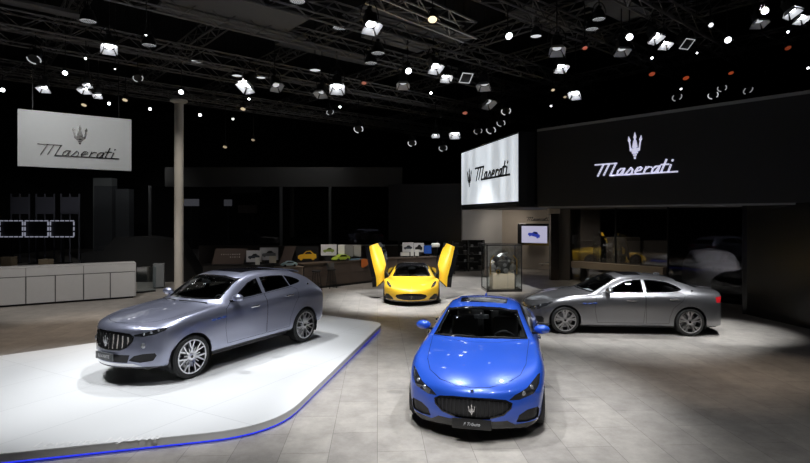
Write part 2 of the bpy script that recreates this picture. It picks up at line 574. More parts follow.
    for y0, y1 in ((.05, .62), (-.62, -.05)):
        h0, n0 = B.surf((spec['wiper_x']+(.11 if abs(y0) < .1 else -.04), y0, 3), (0, 0, -1)); h1, n1 = B.surf((spec['wiper_x']+(.11 if abs(y1) < .1 else -.04), y1, 3), (0, 0, -1))
        wp.tube([h0+n0*.012, (h0+h1)/2+n0*.02, h1+n1*.012], .009, 6)
    wp.build('wiper', LINING, root)
    # handles, vents
    for (hx, hz, dn) in spec.get('handles', ()):
        for s in (1, -1):
            p, n = B.surf((hx, 2*s, hz), (0, -s, 0))
            q = MB(); q.box((0, 0, 0), (.24, .045, .035), .015, Matrix.Translation(p+n*.012))
            own = made.get(dn+'|'+('left' if s > 0 else 'right'), root)
            q.build('door_handle', spec.get('handle_mat', CHROME), own)
    for (hx, hz) in spec.get('vents', ()):
        for s in (1, -1):
            p, n = B.surf((hx, 2*s, hz), (0, -s, 0))
            q = MB(); q.sphere(p, (.055, .012, .022), 12, 8); q.build('fender_vent', spec.get('vent_mat', BLACK), root)
    spec['extras'](root, B, made, paint)
    B.bm.free()
    return root

ANY = lambda c, n: True
def front_of(x): return lambda c, n: c.x > x
def grille_extras(root, B, made, zc, hw, zt, zb, xoff, nbars, barm, bw, emblem_h, plate, plate_text, plate_m, tsize, shear=.0, surround=None):
    g = made.get('grille')
    gp = g if g is not None else root
    b = MB()
    for k in range(nbars):
        y = -hw+2*hw*(k+.5)/nbars
        if abs(y) > hw*.97: continue
        e = 1-(abs(y)/hw)**2.5*.45
        z0, z1 = zc+(zb-zc)*e, zc+(zt-zc)*e
        p, n = B.surf((4, y, zc), (-1, 0, 0))
        p0, _ = B.surf((4, y, z0), (-1, 0, 0)); p1, _ = B.surf((4, y, z1), (-1, 0, 0))
        if p is None or p0 is None or p1 is None: continue
        x0 = p0.x+xoff-.01; x1 = p1.x+xoff-.01; xm = p.x+xoff-.02
        b.tube([(x0, y, z0), (xm, y, zc), (x1, y, z1)], bw, 6)
    b.build('grille_bar', barm, gp)
    p, n = B.surf((4, 0, zc), (-1, 0, 0))
    e = MB(); trident(e, frame((p.x+xoff+.0, 0, zc-emblem_h*.5), (0, 1, 0), (0, 0, 1)), emblem_h, .025); e.build('emblem', CHROME, gp)
    if plate:
        pz, pw, ph = plate
        pp, _ = B.surf((4, 0, max(pz, .3)), (-1, 0, 0))
        q = MB(); q.box((pp.x+.03, 0, pz), (.02, pw, ph), .004); pl = q.build('number_plate', plate_m, root)
        if plate_text.strip(): text_part('plate_lettering', plate_text, frame((pp.x+.042, 0, pz), (0, 1, 0), (0, 0, 1)), tsize, .002, PLATEW, pl, shear)

# ---- saloon --------------------------------------------------------
def full(lo, hi):
    return lo+hi
L5 = [(.80, .19), (.93, .25), (.955, .45), (.965, .68), (.945, .87)]
SAL = dict(
 stations=[
  (1.96, 2.36, [(.72, .17), (.81, .21), (.865, .34), (.885, .49), (.87, .60), (.81, .665), (.71, .68), (.58, .685), (.40, .69), (.20, .695), (0, .70)]),
  (1.76, 2.14, [(.78, .17), (.90, .22), (.93, .38), (.945, .57), (.925, .72), (.86, .80), (.77, .805), (.62, .80), (.42, .805), (.21, .81), (0, .815)]),
  (1.50, 1.83, [(.80, .18), (.93, .24), (.96, .42), (.972, .62), (.955, .80), (.88, .90), (.79, .90), (.64, .885), (.43, .895), (.21, .905), (0, .91)]),
  (1.10, 1.45, [(.80, .19), (.93, .25), (.955, .44), (.965, .66), (.945, .845), (.875, .95), (.79, .96), (.68, .955), (.44, .965), (.22, .975), (0, .98)]),
  (.72, 1.10, [(.80, .19), (.925, .25), (.94, .45), (.957, .69), (.938, .87), (.872, .97), (.825, .995), (.76, 1.005), (.50, 1.015), (.25, 1.025), (0, 1.03)]),
  (.48, .84, [(.80, .19), (.92, .25), (.935, .45), (.957, .69), (.938, .875), (.872, .98), (.815, 1.04), (.725, 1.10), (.49, 1.13), (.24, 1.145), (0, 1.15)]),
  (.10, .45, [(.80, .19), (.92, .25), (.935, .45), (.957, .70), (.94, .885), (.872, .99), (.755, 1.155), (.63, 1.28), (.43, 1.315), (.22, 1.33), (0, 1.335)]),
  (-.15, .12, [(.80, .19), (.92, .25), (.937, .45), (.96, .70), (.94, .89), (.872, 1.0), (.735, 1.20), (.59, 1.365), (.40, 1.405), (.20, 1.42), (0, 1.425)]),
  (-.45, -.30, [(.80, .19), (.92, .25), (.937, .45), (.96, .70), (.942, .90), (.872, 1.01), (.73, 1.22), (.585, 1.395), (.40, 1.44), (.2, 1.455), (0, 1.46)]),
  (-.85, -.75, [(.80, .19), (.92, .25), (.94, .45), (.962, .71), (.945, .91), (.872, 1.02), (.725, 1.21), (.57, 1.38), (.39, 1.425), (.2, 1.442), (0, 1.447)]),
  (-1.2, -1.2, [(.80, .19), (.925, .25), (.952, .45), (.97, .72), (.952, .92), (.87, 1.03), (.722, 1.19), (.558, 1.32), (.385, 1.37), (.19, 1.385), (0, 1.39)]),
  (-1.6, -1.65, [(.80, .19), (.93, .25), (.96, .45), (.975, .72), (.955, .92), (.86, 1.04), (.72, 1.125), (.57, 1.20), (.40, 1.23), (.2, 1.25), (0, 1.255)]),
  (-1.95, -2.05, [(.80, .20), (.91, .26), (.94, .45), (.955, .71), (.93, .91), (.84, 1.025), (.72, 1.065), (.58, 1.095), (.40, 1.11), (.2, 1.12), (0, 1.12)]),
  (-2.2, -2.42, [(.76, .24), (.85, .29), (.89, .46), (.915, .70), (.89, .88), (.80, .985), (.70, 1.03), (.56, 1.055), (.38, 1.065), (.19, 1.07), (0, 1.075)]),
 ],
 front=[(.17, 2.33), (.21, 2.40), (.34, 2.44), (.48, 2.445), (.60, 2.42)],
 rear=[(.25, -2.42), (.30, -2.48), (.46, -2.53), (.70, -2.52), (.92, -2.47)],
 axles=(1.499, -1.499), r=.345, arch=.042, arch_y=.93, track=.825, rim=.265, wheel='ten', ends=(2.4, -2.5, .17),
 seat_x=-.28, rear_x=-1.15, seat_z=.46, dash=(.72, .86), mirror=(.44, .975, 1.11), imz=1.28, wiper_x=.90,
 handles=[(-.10, .86, 'front_door'), (-1.12, .90, 'rear_door')], handle_mat=CHROME,
 vents=[(1.02, .77), (.90, .775), (.78, .78)],
 regions=[
  ('windscreen', [(-.745, 1.025), (-.35, 1.05), (0, 1.055), (.35, 1.05), (.745, 1.025), (.585, 1.355), (.3, 1.40), (0, 1.41), (-.3, 1.40), (-.585, 1.355)], 'front', lambda c, n: c.x > -.05 and n.x > .1, .02, 'window_trim', False, 0),
  ('rear_window', [(-.60, 1.15), (0, 1.17), (.60, 1.15), (.52, 1.31), (.3, 1.36), (0, 1.375), (-.3, 1.36), (-.52, 1.31)], 'front', lambda c, n: c.x < -1.0 and n.z > .2, .02, 'window_trim', False, 0),
  ('side_window', [(.52, 1.04), (.30, 1.15), (.0, 1.285), (-.25, 1.335), (-.42, 1.345), (-.42, 1.045), (.0, 1.035)], 'side', ANY, .018, 'window_trim', True, 0),
  ('rear_side_window', [(-.50, 1.345), (-.80, 1.33), (-1.05, 1.285), (-1.28, 1.19), (-1.36, 1.12), (-1.25, 1.075), (-.9, 1.055), (-.50, 1.048)], 'side', ANY, .018, 'window_trim', True, 0),
  ('front_door', [(.72, .30), (.78, .62), (.74, .93), (.62, .99), (.58, 1.03), (-.0, 1.022), (-.45, 1.033), (-.45, .90), (-.40, .30)], 'side', ANY, .007, 'gap', True, 0),
  ('rear_door', [(-.455, .30), (-.455, 1.035), (-.9, 1.042), (-1.28, 1.06), (-1.40, 1.0), (-1.32, .86), (-1.10, .68), (-1.02, .45), (-1.0, .30)], 'side', ANY, .007, 'gap', True, 0),
  ('sunroof', [(-.08, -.40), (-.02, 0), (-.08, .40), (-.50, .42), (-.52, 0), (-.50, -.42)], 'top', lambda c, n: c.z > 1.2, .012, 'gap', False, 0),
  ('bonnet', [(2.355, 0), (2.32, .22), (2.19, .45), (1.98, .62), (1.7, .70), (1.2, .735), (.80, .76), (.90, .62), (1.10, .30), (1.15, 0), (1.10, -.30), (.90, -.62), (.80, -.76), (1.2, -.735), (1.7, -.70), (1.98, -.62), (2.19, -.45), (2.32, -.22)], 'top', lambda c, n: c.z > .55 and n.z > .3, .007, 'gap', False, 0),
  ('headlight', [(.47, .565), (.54, .62), (.70, .685), (.845, .785), (.885, .79), (.865, .69), (.78, .60), (.60, .555)], 'front', front_of(1.3), .0, 'gap', True, 0),
  ('grille', [(0, .605), (.25, .60), (.43, .575), (.515, .525), (.50, .455), (.40, .375), (.22, .335), (0, .325), (-.22, .335), (-.40, .375), (-.50, .455), (-.515, .525), (-.43, .575), (-.25, .60)], 'front', front_of(1.5), .018, 'grille_surround', False, 0),
  ('side_intake', [(.56, .27), (.60, .36), (.70, .41), (.84, .42), (.865, .38), (.85, .27), (.70, .25)], 'front', front_of(1.7), 0, 'gap', True, 0),
  ('front_splitter', [(-1, .0), (-1, .25), (-.55, .235), (-.45, .305), (.45, .305), (.55, .235), (1, .25), (1, 0)], 'front', front_of(1.9), 0, 'gap', False, 0),
  ('tail_light', [(-2.12, .83), (-2.12, .955), (-2.7, 1.0), (-2.7, .79)], 'side', lambda c, n: True, 0, 'gap', True, 0),
  ('side_skirt', [(1.1, .0), (1.1, .235), (-1.1, .235), (-1.1, 0)], 'side', lambda c, n: True, 0, 'gap', True, 0),
 ],
 recess=('grille', 'side_intake'),
 mats=dict(windscreen=WSGLASS, rear_window=SIDEGLASS, side_window=SIDEGLASS, rear_side_window=SIDEGLASS, window_trim=GLOSSB, sunroof=ROOFGLASS, headlight=HEADG,
           grille=BLACK, grille_surround=GLOSSB, side_intake=BLACK, front_splitter=GLOSSB, tail_light=TAILRED, side_skirt=BLACK),
)
def head_lens(root, B, made, pts, rad, m=LAMPSILVER):
    for s in (1, -1):
        own = made.get('headlight|'+('left' if s > 0 else 'right'), root)
        for (y, z) in pts:
            p, n = B.surf((4, y*s, z), (-1, 0, 0))
            if p is None: continue
            q = MB(); q.sphere(p-n*rad*.55, rad, 14, 10); q.build('lamp_lens', m, own)
def sal_extras(root, B, made, paint):
    grille_extras(root, B, made, .465, .47, .575, .355, -.0, 17, SAL['bar_mat'], .0075, .14, SAL['plate'], SAL['plate_text'], PLATE, .055, .3)
    head_lens(root, B, made, [(.66, .625), (.765, .685)], .036)
    p, n = B.surf((2.38, 0, 3), (0, 0, -1))
    q = MB(); q.sphere(p, (.03, .028, .014), 12, 8); q.build('bonnet_badge', CHROME, root)
    for s in (1, -1):
        p, n = B.surf((-1.60, 2*s, 1.08), (0, -s, 0))
        if p is not None:
            q = MB(); q.sphere(p, (.03, .012, .03), 12, 8); q.build('pillar_badge', CHROME, root)
    a = MB(); p, n = B.surf((-1.05, 0, 3), (0, 0, -1))
    a.box((-1.05, 0, p.z+.02), (.16, .03, .05), .012); a.build('roof_aerial', paint, root)
SAL['extras'] = sal_extras

# ---- sport utility ---------------------------------------------------
SUV = dict(
 stations=[
  (1.95, 2.34, [(.74, .30), (.85, .34), (.90, .50), (.915, .70), (.90, .84), (.84, .925), (.73, .95), (.60, .96), (.42, .97), (.21, .975), (0, .98)]),
  (1.75, 2.10, [(.80, .30), (.92, .34), (.95, .52), (.96, .75), (.945, .91), (.88, 1.005), (.78, 1.02), (.63, 1.025), (.43, 1.04), (.21, 1.05), (0, 1.055)]),
  (1.50, 1.80, [(.82, .32), (.95, .36), (.975, .55), (.984, .78), (.965, .96), (.90, 1.06), (.80, 1.075), (.65, 1.075), (.44, 1.09), (.22, 1.10), (0, 1.105)]),
  (1.10, 1.40, [(.82, .32), (.94, .36), (.965, .56), (.975, .82), (.955, 1.0), (.89, 1.10), (.81, 1.12), (.67, 1.125), (.45, 1.14), (.22, 1.15), (0, 1.155)]),
  (.70, 1.06, [(.82, .32), (.935, .36), (.95, .56), (.97, .85), (.95, 1.045), (.887, 1.14), (.82, 1.16), (.73, 1.17), (.49, 1.19), (.24, 1.20), (0, 1.205)]),
  (.45, .80, [(.82, .32), (.93, .36), (.945, .56), (.97, .86), (.95, 1.06), (.887, 1.155), (.81, 1.225), (.71, 1.285), (.49, 1.315), (.24, 1.33), (0, 1.335)]),
  (.08, .42, [(.82, .32), (.93, .36), (.945, .56), (.97, .87), (.952, 1.075), (.887, 1.17), (.775, 1.355), (.655, 1.485), (.45, 1.52), (.22, 1.535), (0, 1.54)]),
  (-.15, .10, [(.82, .32), (.93, .36), (.945, .56), (.972, .88), (.953, 1.085), (.887, 1.185), (.76, 1.40), (.62, 1.58), (.42, 1.62), (.21, 1.635), (0, 1.64)]),
  (-.45, -.30, [(.82, .32), (.93, .36), (.945, .56), (.972, .88), (.954, 1.095), (.887, 1.195), (.755, 1.42), (.615, 1.615), (.42, 1.66), (.21, 1.675), (0, 1.68)]),
  (-.85, -.75, [(.82, .32), (.93, .36), (.95, .56), (.975, .88), (.957, 1.105), (.885, 1.215), (.75, 1.42), (.61, 1.60), (.42, 1.647), (.21, 1.664), (0, 1.668)]),
  (-1.2, -1.2, [(.82, .32), (.935, .36), (.965, .58), (.982, .88), (.962, 1.11), (.88, 1.23), (.745, 1.41), (.60, 1.56), (.41, 1.608), (.2, 1.625), (0, 1.63)]),
  (-1.55, -1.62, [(.82, .32), (.935, .37), (.965, .58), (.982, .88), (.96, 1.115), (.868, 1.245), (.735, 1.385), (.59, 1.50), (.41, 1.545), (.2, 1.56), (0, 1.565)]),
  (-1.95, -2.02, [(.80, .34), (.90, .40), (.935, .60), (.962, .87), (.94, 1.09), (.85, 1.205), (.745, 1.285), (.60, 1.365), (.41, 1.40), (.2, 1.415), (0, 1.42)]),
  (-2.18, -2.31, [(.76, .36), (.86, .42), (.905, .62), (.935, .87), (.915, 1.03), (.83, 1.10), (.74, 1.13), (.60, 1.15), (.41, 1.16), (.2, 1.165), (0, 1.165)]),
 ],
 front=[(.29, 2.36), (.33, 2.42), (.50, 2.44), (.70, 2.435), (.86, 2.41)],
 rear=[(.36, -2.33), (.42, -2.39), (.60, -2.43), (.84, -2.42), (1.02, -2.37)],
 axles=(1.502, -1.502), r=.378, arch=.036, arch_y=.945, track=.835, rim=.288, wheel='y10', ends=(2.4, -2.4, .26),
 seat_x=-.25, rear_x=-1.1, seat_z=.66, dash=(.68, 1.06), mirror=(.52, 1.0, 1.26), imz=1.50, wiper_x=.95,
 handles=[(.04, 1.03, 'front_door'), (-.98, 1.11, 'rear_door')], handle_mat=CHROME,
 vents=[(1.05, .935), (.93, .94), (.81, .945)],
 regions=[
  ('windscreen', [(-.71, 1.235), (-.35, 1.245), (0, 1.25), (.35, 1.245), (.71, 1.235), (.61, 1.565), (.3, 1.61), (0, 1.62), (-.3, 1.61), (-.61, 1.565)], 'front', lambda c, n: c.x > -.05 and n.x > .1, .022, 'window_trim', False, 0),
  ('rear_window', [(-.62, 1.20), (.62, 1.20), (.55, 1.44), (-.55, 1.44)], 'front', lambda c, n: c.x < -1.75 and n.z > .1, .02, 'window_trim', False, 0),
  ('side_window', [(.46, 1.215), (.28, 1.33), (.0, 1.475), (-.16, 1.52), (-.27, 1.535), (-.27, 1.24), (.0, 1.225)], 'side', ANY, .018, 'window_trim', True, 0),
  ('rear_side_window', [(-.36, 1.545), (-.70, 1.545), (-1.06, 1.515), (-1.11, 1.29), (-.8, 1.27), (-.36, 1.247)], 'side', ANY, .016, 'window_trim', True, 0),
  ('quarter_window', [(-1.10, 1.51), (-1.30, 1.465), (-1.47, 1.40), (-1.52, 1.36), (-1.46, 1.33), (-1.14, 1.295)], 'side', ANY, .014, 'window_trim', True, 0),
  ('front_door', [(.72, .44), (.78, .75), (.74, 1.08), (.60, 1.165), (.52, 1.20), (0, 1.21), (-.31, 1.23), (-.31, 1.0), (-.30, .44)], 'side', ANY, .007, 'gap', True, 0),
  ('rear_door', [(-.315, .44), (-.315, 1.232), (-.8, 1.255), (-1.16, 1.275), (-1.28, 1.22), (-1.27, 1.05), (-1.13, .88), (-1.02, .65), (-.99, .44)], 'side', ANY, .007, 'gap', True, 0),
  ('sunroof', [(-.12, -.42), (-.06, 0), (-.12, .42), (-1.12, .43), (-1.14, 0), (-1.12, -.43)], 'top', lambda c, n: c.z > 1.4, .012, 'gap', False, 0),
  ('bonnet', [(2.27, 0), (2.23, .22), (2.12, .45), (1.94, .62), (1.7, .71), (1.2, .745), (.78, .77), (.88, .62), (1.06, .30), (1.11, 0), (1.06, -.30), (.88, -.62), (.78, -.77), (1.2, -.745), (1.7, -.71), (1.94, -.62), (2.12, -.45), (2.23, -.22)], 'top', lambda c, n: c.z > .75 and n.z > .3, .007, 'gap', False, 0),
  ('headlight', [(.50, .855), (.66, .895), (.80, .945), (.875, .955), (.87, .905), (.78, .855), (.64, .825), (.52, .83)], 'front', front_of(1.3), .0, 'gap', True, 0),
  ('grille', [(0, .90), (.25, .895), (.44, .875), (.51, .83), (.50, .75), (.42, .65), (.30, .595), (0, .58), (-.30, .595), (-.42, .65), (-.50, .75), (-.51, .83), (-.44, .875), (-.25, .895)], 'front', front_of(1.5), .018, 'grille_surround', False, 0),
  ('side_intake', [(.44, .44), (.52, .515), (.64, .545), (.78, .55), (.80, .51), (.76, .43), (.60, .40)], 'front', front_of(1.7), 0, 'gap', True, 0),
  ('center_intake', [(-.42, .40), (-.46, .53), (.46, .53), (.42, .40)], 'front', front_of(1.9), 0, 'gap', False, 0),
  ('chrome_lip', [(-.62, .335), (-.50, .385), (.50, .385), (.62, .335)], 'front', front_of(1.9), 0, 'gap', False, 0),
  ('front_splitter', [(-1, .0), (-1, .33), (1, .33), (1, 0)], 'front', front_of(2.0), 0, 'gap', False, 0),
  ('tail_light', [(-2.15, 1.04), (-2.18, 1.12), (-2.7, 1.13), (-2.7, 1.0)], 'side', ANY, 0, 'gap', True, 0),
  ('rear_bumper_trim', [(-2.20, .34), (-2.28, .60), (-2.7, .60), (-2.7, .3)], 'side', ANY, 0, 'gap', True, 0),
  ('side_skirt', [(1.1, .0), (1.1, .375), (-1.1, .375), (-1.1, 0)], 'side', ANY, 0, 'gap', True, 0),
 ],
 recess=('grille', 'side_intake', 'center_intake'),
 mats=dict(windscreen=WSGLASS, rear_window=SIDEGLASS, side_window=SIDEGLASS, rear_side_window=SIDEGLASS, quarter_window=SIDEGLASS, window_trim=GLOSSB, sunroof=ROOFGLASS, headlight=HEADG,
           grille=BLACK, grille_surround=GLOSSB, side_intake=BLACK, center_intake=BLACK, chrome_lip=CHROME, front_splitter=BLACK, tail_light=TAILRED, side_skirt=BLACK, rear_bumper_trim=BLACK),
)
def suv_extras(root, B, made, paint):
    grille_extras(root, B, made, .745, .46, .86, .615, .0, 10, CHROME, .014, .19, (.49, .46, .12), 'LEVANTE', mat('plate_grey', (.10, .105, .11), .4), .075)
    head_lens(root, B, made, [(.64, .862), (.73, .89), (.81, .92)], .024)
    for s in (1, -1):
        p, n = B.surf((4, .63*s, .675), (-1, 0, 0))
        q = MB(); q.sphere(p-V3((.012, 0, 0)), (.03, .055, .05), 16, 10); q.build('fog_lamp', LAMPSILVER, root)
    sp = MB(); sp.box((0, 0, 0), (.20, 1.10, .035), .012, Matrix.Translation(V3((-1.66, 0, 1.555))) @ Matrix.Rotation(radians(-16), 4, 'Y'))
    sp.build('roof_spoiler', paint, root)
    for s in (1, -1):
        p, n = B.surf((-1.72, 2*s, 1.26), (0, -s, 0))
        if p is not None:
            q = MB(); q.sphere(p, (.03, .012, .03), 12, 8); q.build('pillar_badge', CHROME, root)
SUV['extras'] = suv_extras

# ---- mid-engined sports car -------------------------------------------
SPORT = dict(
 bow=.9,
 stations=[
  (1.78, 2.25, [(.70, .13), (.82, .16), (.88, .28), (.90, .42), (.885, .53), (.82, .60), (.70, .59), (.56, .575), (.38, .57), (.19, .57), (0, .57)]),
  (1.55, 1.95, [(.78, .14), (.92, .17), (.955, .32), (.965, .50), (.945, .65), (.87, .735), (.74, .715), (.58, .675), (.40, .66), (.2, .66), (0, .66)]),
  (1.30, 1.60, [(.80, .14), (.94, .17), (.975, .35), (.982, .55), (.96, .715), (.88, .80), (.76, .785), (.60, .745), (.42, .73), (.21, .735), (0, .74)]),
  (.95, 1.30, [(.80, .14), (.92, .18), (.94, .35), (.95, .55), (.925, .70), (.86, .785), (.77, .795), (.64, .79), (.44, .795), (.22, .805), (0, .81)]),
  (.60, 1.0, [(.80, .14), (.90, .18), (.91, .34), (.925, .54), (.91, .695), (.84, .775), (.77, .825), (.67, .875), (.46, .905), (.23, .92), (0, .925)]),
  (.2, .5, [(.80, .14), (.90, .18), (.91, .34), (.92, .54), (.91, .70), (.84, .79), (.71, .97), (.57, 1.09), (.40, 1.125), (.2, 1.14), (0, 1.145)]),
  (-.1, .1, [(.80, .14), (.90, .18), (.91, .34), (.92, .55), (.915, .71), (.84, .80), (.69, 1.02), (.53, 1.16), (.37, 1.20), (.18, 1.215), (0, 1.22)]),
  (-.5, -.4, [(.80, .14), (.91, .18), (.92, .34), (.935, .57), (.925, .73), (.85, .83), (.69, 1.0), (.52, 1.15), (.36, 1.19), (.18, 1.20), (0, 1.205)]),
  (-.95, -.9, [(.80, .14), (.93, .18), (.955, .36), (.968, .60), (.95, .77), (.86, .87), (.72, .96), (.53, 1.04), (.36, 1.075), (.18, 1.09), (0, 1.095)]),
  (-1.4, -1.4, [(.80, .15), (.94, .19), (.975, .38), (.982, .63), (.965, .81), (.88, .90), (.74, .93), (.56, .95), (.38, .965), (.19, .972), (0, .975)]),
  (-1.8, -1.9, [(.80, .18), (.91, .22), (.94, .40), (.95, .62), (.93, .78), (.85, .87), (.72, .895), (.56, .91), (.38, .915), (.19, .92), (0, .92)]),
  (-2.05, -2.15, [(.76, .24), (.86, .28), (.89, .42), (.90, .60), (.88, .74), (.80, .84), (.70, .865), (.55, .875), (.38, .88), (.19, .885), (0, .885)]),
 ],
 front=[(.12, 2.28), (.15, 2.34), (.27, 2.38), (.41, 2.38), (.50, 2.34)],
 rear=[(.24, -2.18), (.28, -2.22), (.42, -2.26), (.60, -2.26), (.76, -2.22)],
 axles=(1.35, -1.35), r=.34, arch=.04, arch_y=.93, track=.83, rim=.262, wheel='ten', ends=(2.3, -2.2, .11),
 seat_x=-.25, rear_x=None, seat_z=.30, dash=(.70, .70), mirror=None, imz=1.06, wiper_x=.95,
 wheel_face=DARKALU,
 regions=[
  ('windscreen', [(-.67, .835), (-.35, .85), (0, .855), (.35, .85), (.67, .835), (.55, 1.10), (.3, 1.165), (0, 1.18), (-.3, 1.165), (-.55, 1.10)], 'front', lambda c, n: c.x > -.02 and n.x > .1, .02, 'window_trim', False, 0),
  ('open_door', [(.72, .22), (.80, .50), (.72, .77), (.55, .85), (.25, 1.0), (0, 1.075), (-.30, 1.07), (-.48, .98), (-.45, .60), (-.38, .22)], 'side', ANY, 0, 'gap', True, 0),
  ('roof', [(.5, -.62), (.62, 0), (.5, .62), (.0, .56), (-.95, .58), (-.95, -.58), (.0, -.56)], 'top', lambda c, n: c.z > 1.0, 0, 'gap', False, 0),
  ('headlight', [(.66, .575), (.74, .60), (.81, .66), (.84, .735), (.80, .745), (.73, .69), (.67, .62)], 'front', lambda c, n: c.x > 1.2, .0, 'gap', True, 0),
  ('grille', [(0, .425), (.30, .415), (.48, .375), (.52, .315), (.44, .245), (.25, .215), (0, .21), (-.25, .215), (-.44, .245), (-.52, .315), (-.48, .375), (-.30, .415)], 'front', front_of(1.5), .015, 'grille_surround', False, 0),
  ('side_intake', [(.58, .20), (.62, .27), (.76, .37), (.84, .36), (.90, .24), (.90, .19)], 'front', front_of(1.5), 0, 'gap', True, 0),
  ('front_splitter', [(-1, .0), (-1, .185), (1, .185), (1, 0)], 'front', front_of(1.55), 0, 'gap', False, 0),
  ('side_skirt', [(1.0, .0), (1.0, .21), (-1.0, .21), (-1.0, 0)], 'side', ANY, 0, 'gap', True, 0),
 ],
 recess=('grille', 'side_intake'), nolining=['open_door|left', 'open_door|right'],
 mats=dict(windscreen=WSGLASS, window_trim=GLOSSB, roof=GLOSSB, headlight=HEADG, grille=BLACK, grille_surround=GLOSSB, side_intake=BLACK, front_splitter=GLOSSB, side_skirt=GLOSSB),
)
def sport_extras(root, B, made, paint):
    for k in ('open_door|left', 'open_door|right'):
        o = made.pop(k, None)
        if o: bpy.data.objects.remove(o)
    grille_extras(root, B, made, .315, .46, .385, .24, 0, 11, BLACK, .007, .13, None, '', None, 0)
    head_lens(root, B, made, [(.745, .65), (.785, .69)], .026)
    p, n = B.surf((2.15, 0, 3), (0, 0, -1))
    q = MB(); q.sphere(p, (.035, .03, .012), 12, 8); q.build('bonnet_badge', CHROME, root)
    # raised wing doors: inner edge, outer edge, bottom
    for s in (1, -1):
        # outline seen from the front: (lateral, height), lower edge of the door faces outwards
        prof = [((.60, .84, 1.02), (.98, .90, .60), (.86, 1.18, .50)),
                ((.52, .86, 1.22), (.96, .96, .90), (.82, 1.24, .80)),
                ((.38, .92, 1.50), (.88, 1.06, 1.22), (.70, 1.31, 1.14)),
                ((.22, .99, 1.76), (.74, 1.15, 1.56), (.55, 1.37, 1.50)),
                ((.10, 1.06, 1.97), (.60, 1.23, 1.93), (.44, 1.41, 1.84))]
        prof = [((.58, .90, .72), (.97, 1.08, .60), (.84, 1.24, .44))]+prof[1:]
        d = MB(); rows = []
        for row in prof:
            a, b, c = [V3((x, s*(y+max(0, z-.5)*.10), z)) for x, y, z in row]
            pts = []
            for k in range(7):
                t = k/6
                pts.append((1-t)**2*a + 2*t*(1-t)*b + t*t*c)
            rows.append(pts)
        # refine lengthwise
        R2 = []
        for k in range(len(rows)-1):
            for q in range(4):
                R2.append([rows[k][m].lerp(rows[k+1][m], q/4) for m in range(7)])
        R2.append(rows[-1])
        back = V3((-.09, -s*.05, 0))
        F = [[d.bm.verts.new(p) for p in r] for r in R2]
        for a, b in zip(F, F[1:]):
            for k in range(6): d.bm.faces.new((a[k], a[k+1], b[k+1], b[k]))
        door = d.build('wing_door', paint, root)
        i = MB(); Bk = [[i.bm.verts.new(p+back) for p in r] for r in R2]; Fk = [[i.bm.verts.new(p+back*.03) for p in r] for r in R2]
        for a, b in zip(Bk, Bk[1:]):
            for k in range(6): i.bm.faces.new((a[k], a[k+1], b[k+1], b[k]))
        def edge(e, f):
            for k in range(len(e)-1): i.bm.faces.new((e[k], e[k+1], f[k+1], f[k]))
        edge([r[0] for r in Fk], [r[0] for r in Bk]); edge([r[-1] for r in Fk], [r[-1] for r in Bk]); edge(Fk[0], Bk[0]); edge(Fk[-1], Bk[-1])
        i.build('door_trim', BLACK, door)
        sk = MB(); E = [r[-1] for r in R2]; oo = V3((-.10, s*.16, -.03))
        for k in range(len(E)-1):
            sk.face([E[k], E[k+1], E[k+1]+oo, E[k]+oo]); sk.face([E[k]+oo, E[k+1]+oo, E[k+1]+oo+back*.5, E[k]+oo+back*.5])
            sk.face([E[k], E[k+1], E[k+1]+back, E[k]+back]); sk.face([E[k]+back, E[k+1]+back, E[k+1]+oo+back*.5, E[k]+oo+back*.5])
        sk.build('door_sill', GLOSSB, door)
        g = MB(); I = [r[0] for r in R2[2:]]; w = V3((-.30, -s*.10, .10))
        for k in range(len(I)-1):
            t0 = sin(pi*min(1, (k+.5)/len(I))); t1 = sin(pi*min(1, (k+1.5)/len(I)))
            g.face([I[k], I[k+1], I[k+1]+w*t1, I[k]+w*t0])
        g.build('door_window', SIDEGLASS, door)
        h = MB(); h.tube([(.72, s*.80, .80), (.58, s*.90, .92)], .03, 8); h.build('door_hinge', BLACK, root)
SPORT['extras'] = sport_extras

BLUE = mat('azure_paint', (.020, .088, .53), .30, .15, coat=1.0)
GREYBLUE = mat('lavender_grey_metallic_paint', (.30, .315, .415), .33, .75, coat=1.0)
SILVER = mat('silver_grey_metallic_paint', (.25, .25, .262), .30, .85, coat=1.0)
YELLOW = mat('yellow_paint', (.92, .55, .03), .38, .0, coat=1.0)

SAL['bar_mat'] = mat('dark_bar', (.05, .05, .055), .35, .6); SAL['plate'] = (.275, .50, .13); SAL['plate_text'] = 'F Tributo'; SAL['wheel_face'] = DARKALU
build_car(SAL, 'saloon_car', 'bright blue saloon car facing the camera, parked on the tiled floor in front', (1.359, 9.178, 0), radians(-101.8), BLUE)
SAL['wheel'] = 'twin5'; SAL['wheel_face'] = mat('grey_alloy', (.62, .62, .64), .3, 1.0); SAL['bar_mat'] = CHROME; SAL['vent_mat'] = mat('blue_vent', (.03, .07, .3), .3)
build_car(SAL, 'saloon_car', 'silver grey saloon car standing side-on before the dark glass room', (5.567, 13.961, 0), radians(175.4), SILVER)
SUV['vent_mat'] = mat('blue_vent', (.03, .07, .3), .3)
build_car(SUV, 'sport_utility_car', 'lavender grey sport utility car on the white lit platform', (-3.782, 10.885, .14), radians(241.1), GREYBLUE)
build_car(SPORT, 'sports_car', 'low yellow sports car with both wing doors raised', (.26, 19.45, 0), radians(-91.5), YELLOW)

# ------------------------------------------------------------------ the place
FPX, HZ, CH = 527.0, 215.85, 2.95
def at(px, py, Y): return V3(((px-405)/FPX*Y, Y, CH-(py-HZ)/FPX*Y))
def ground(px, py, z=0.0):
    Y = FPX*(CH-z)/(py-HZ); return V3(((px-405)/FPX*Y, Y, z))
UP = V3((0, 0, 1))

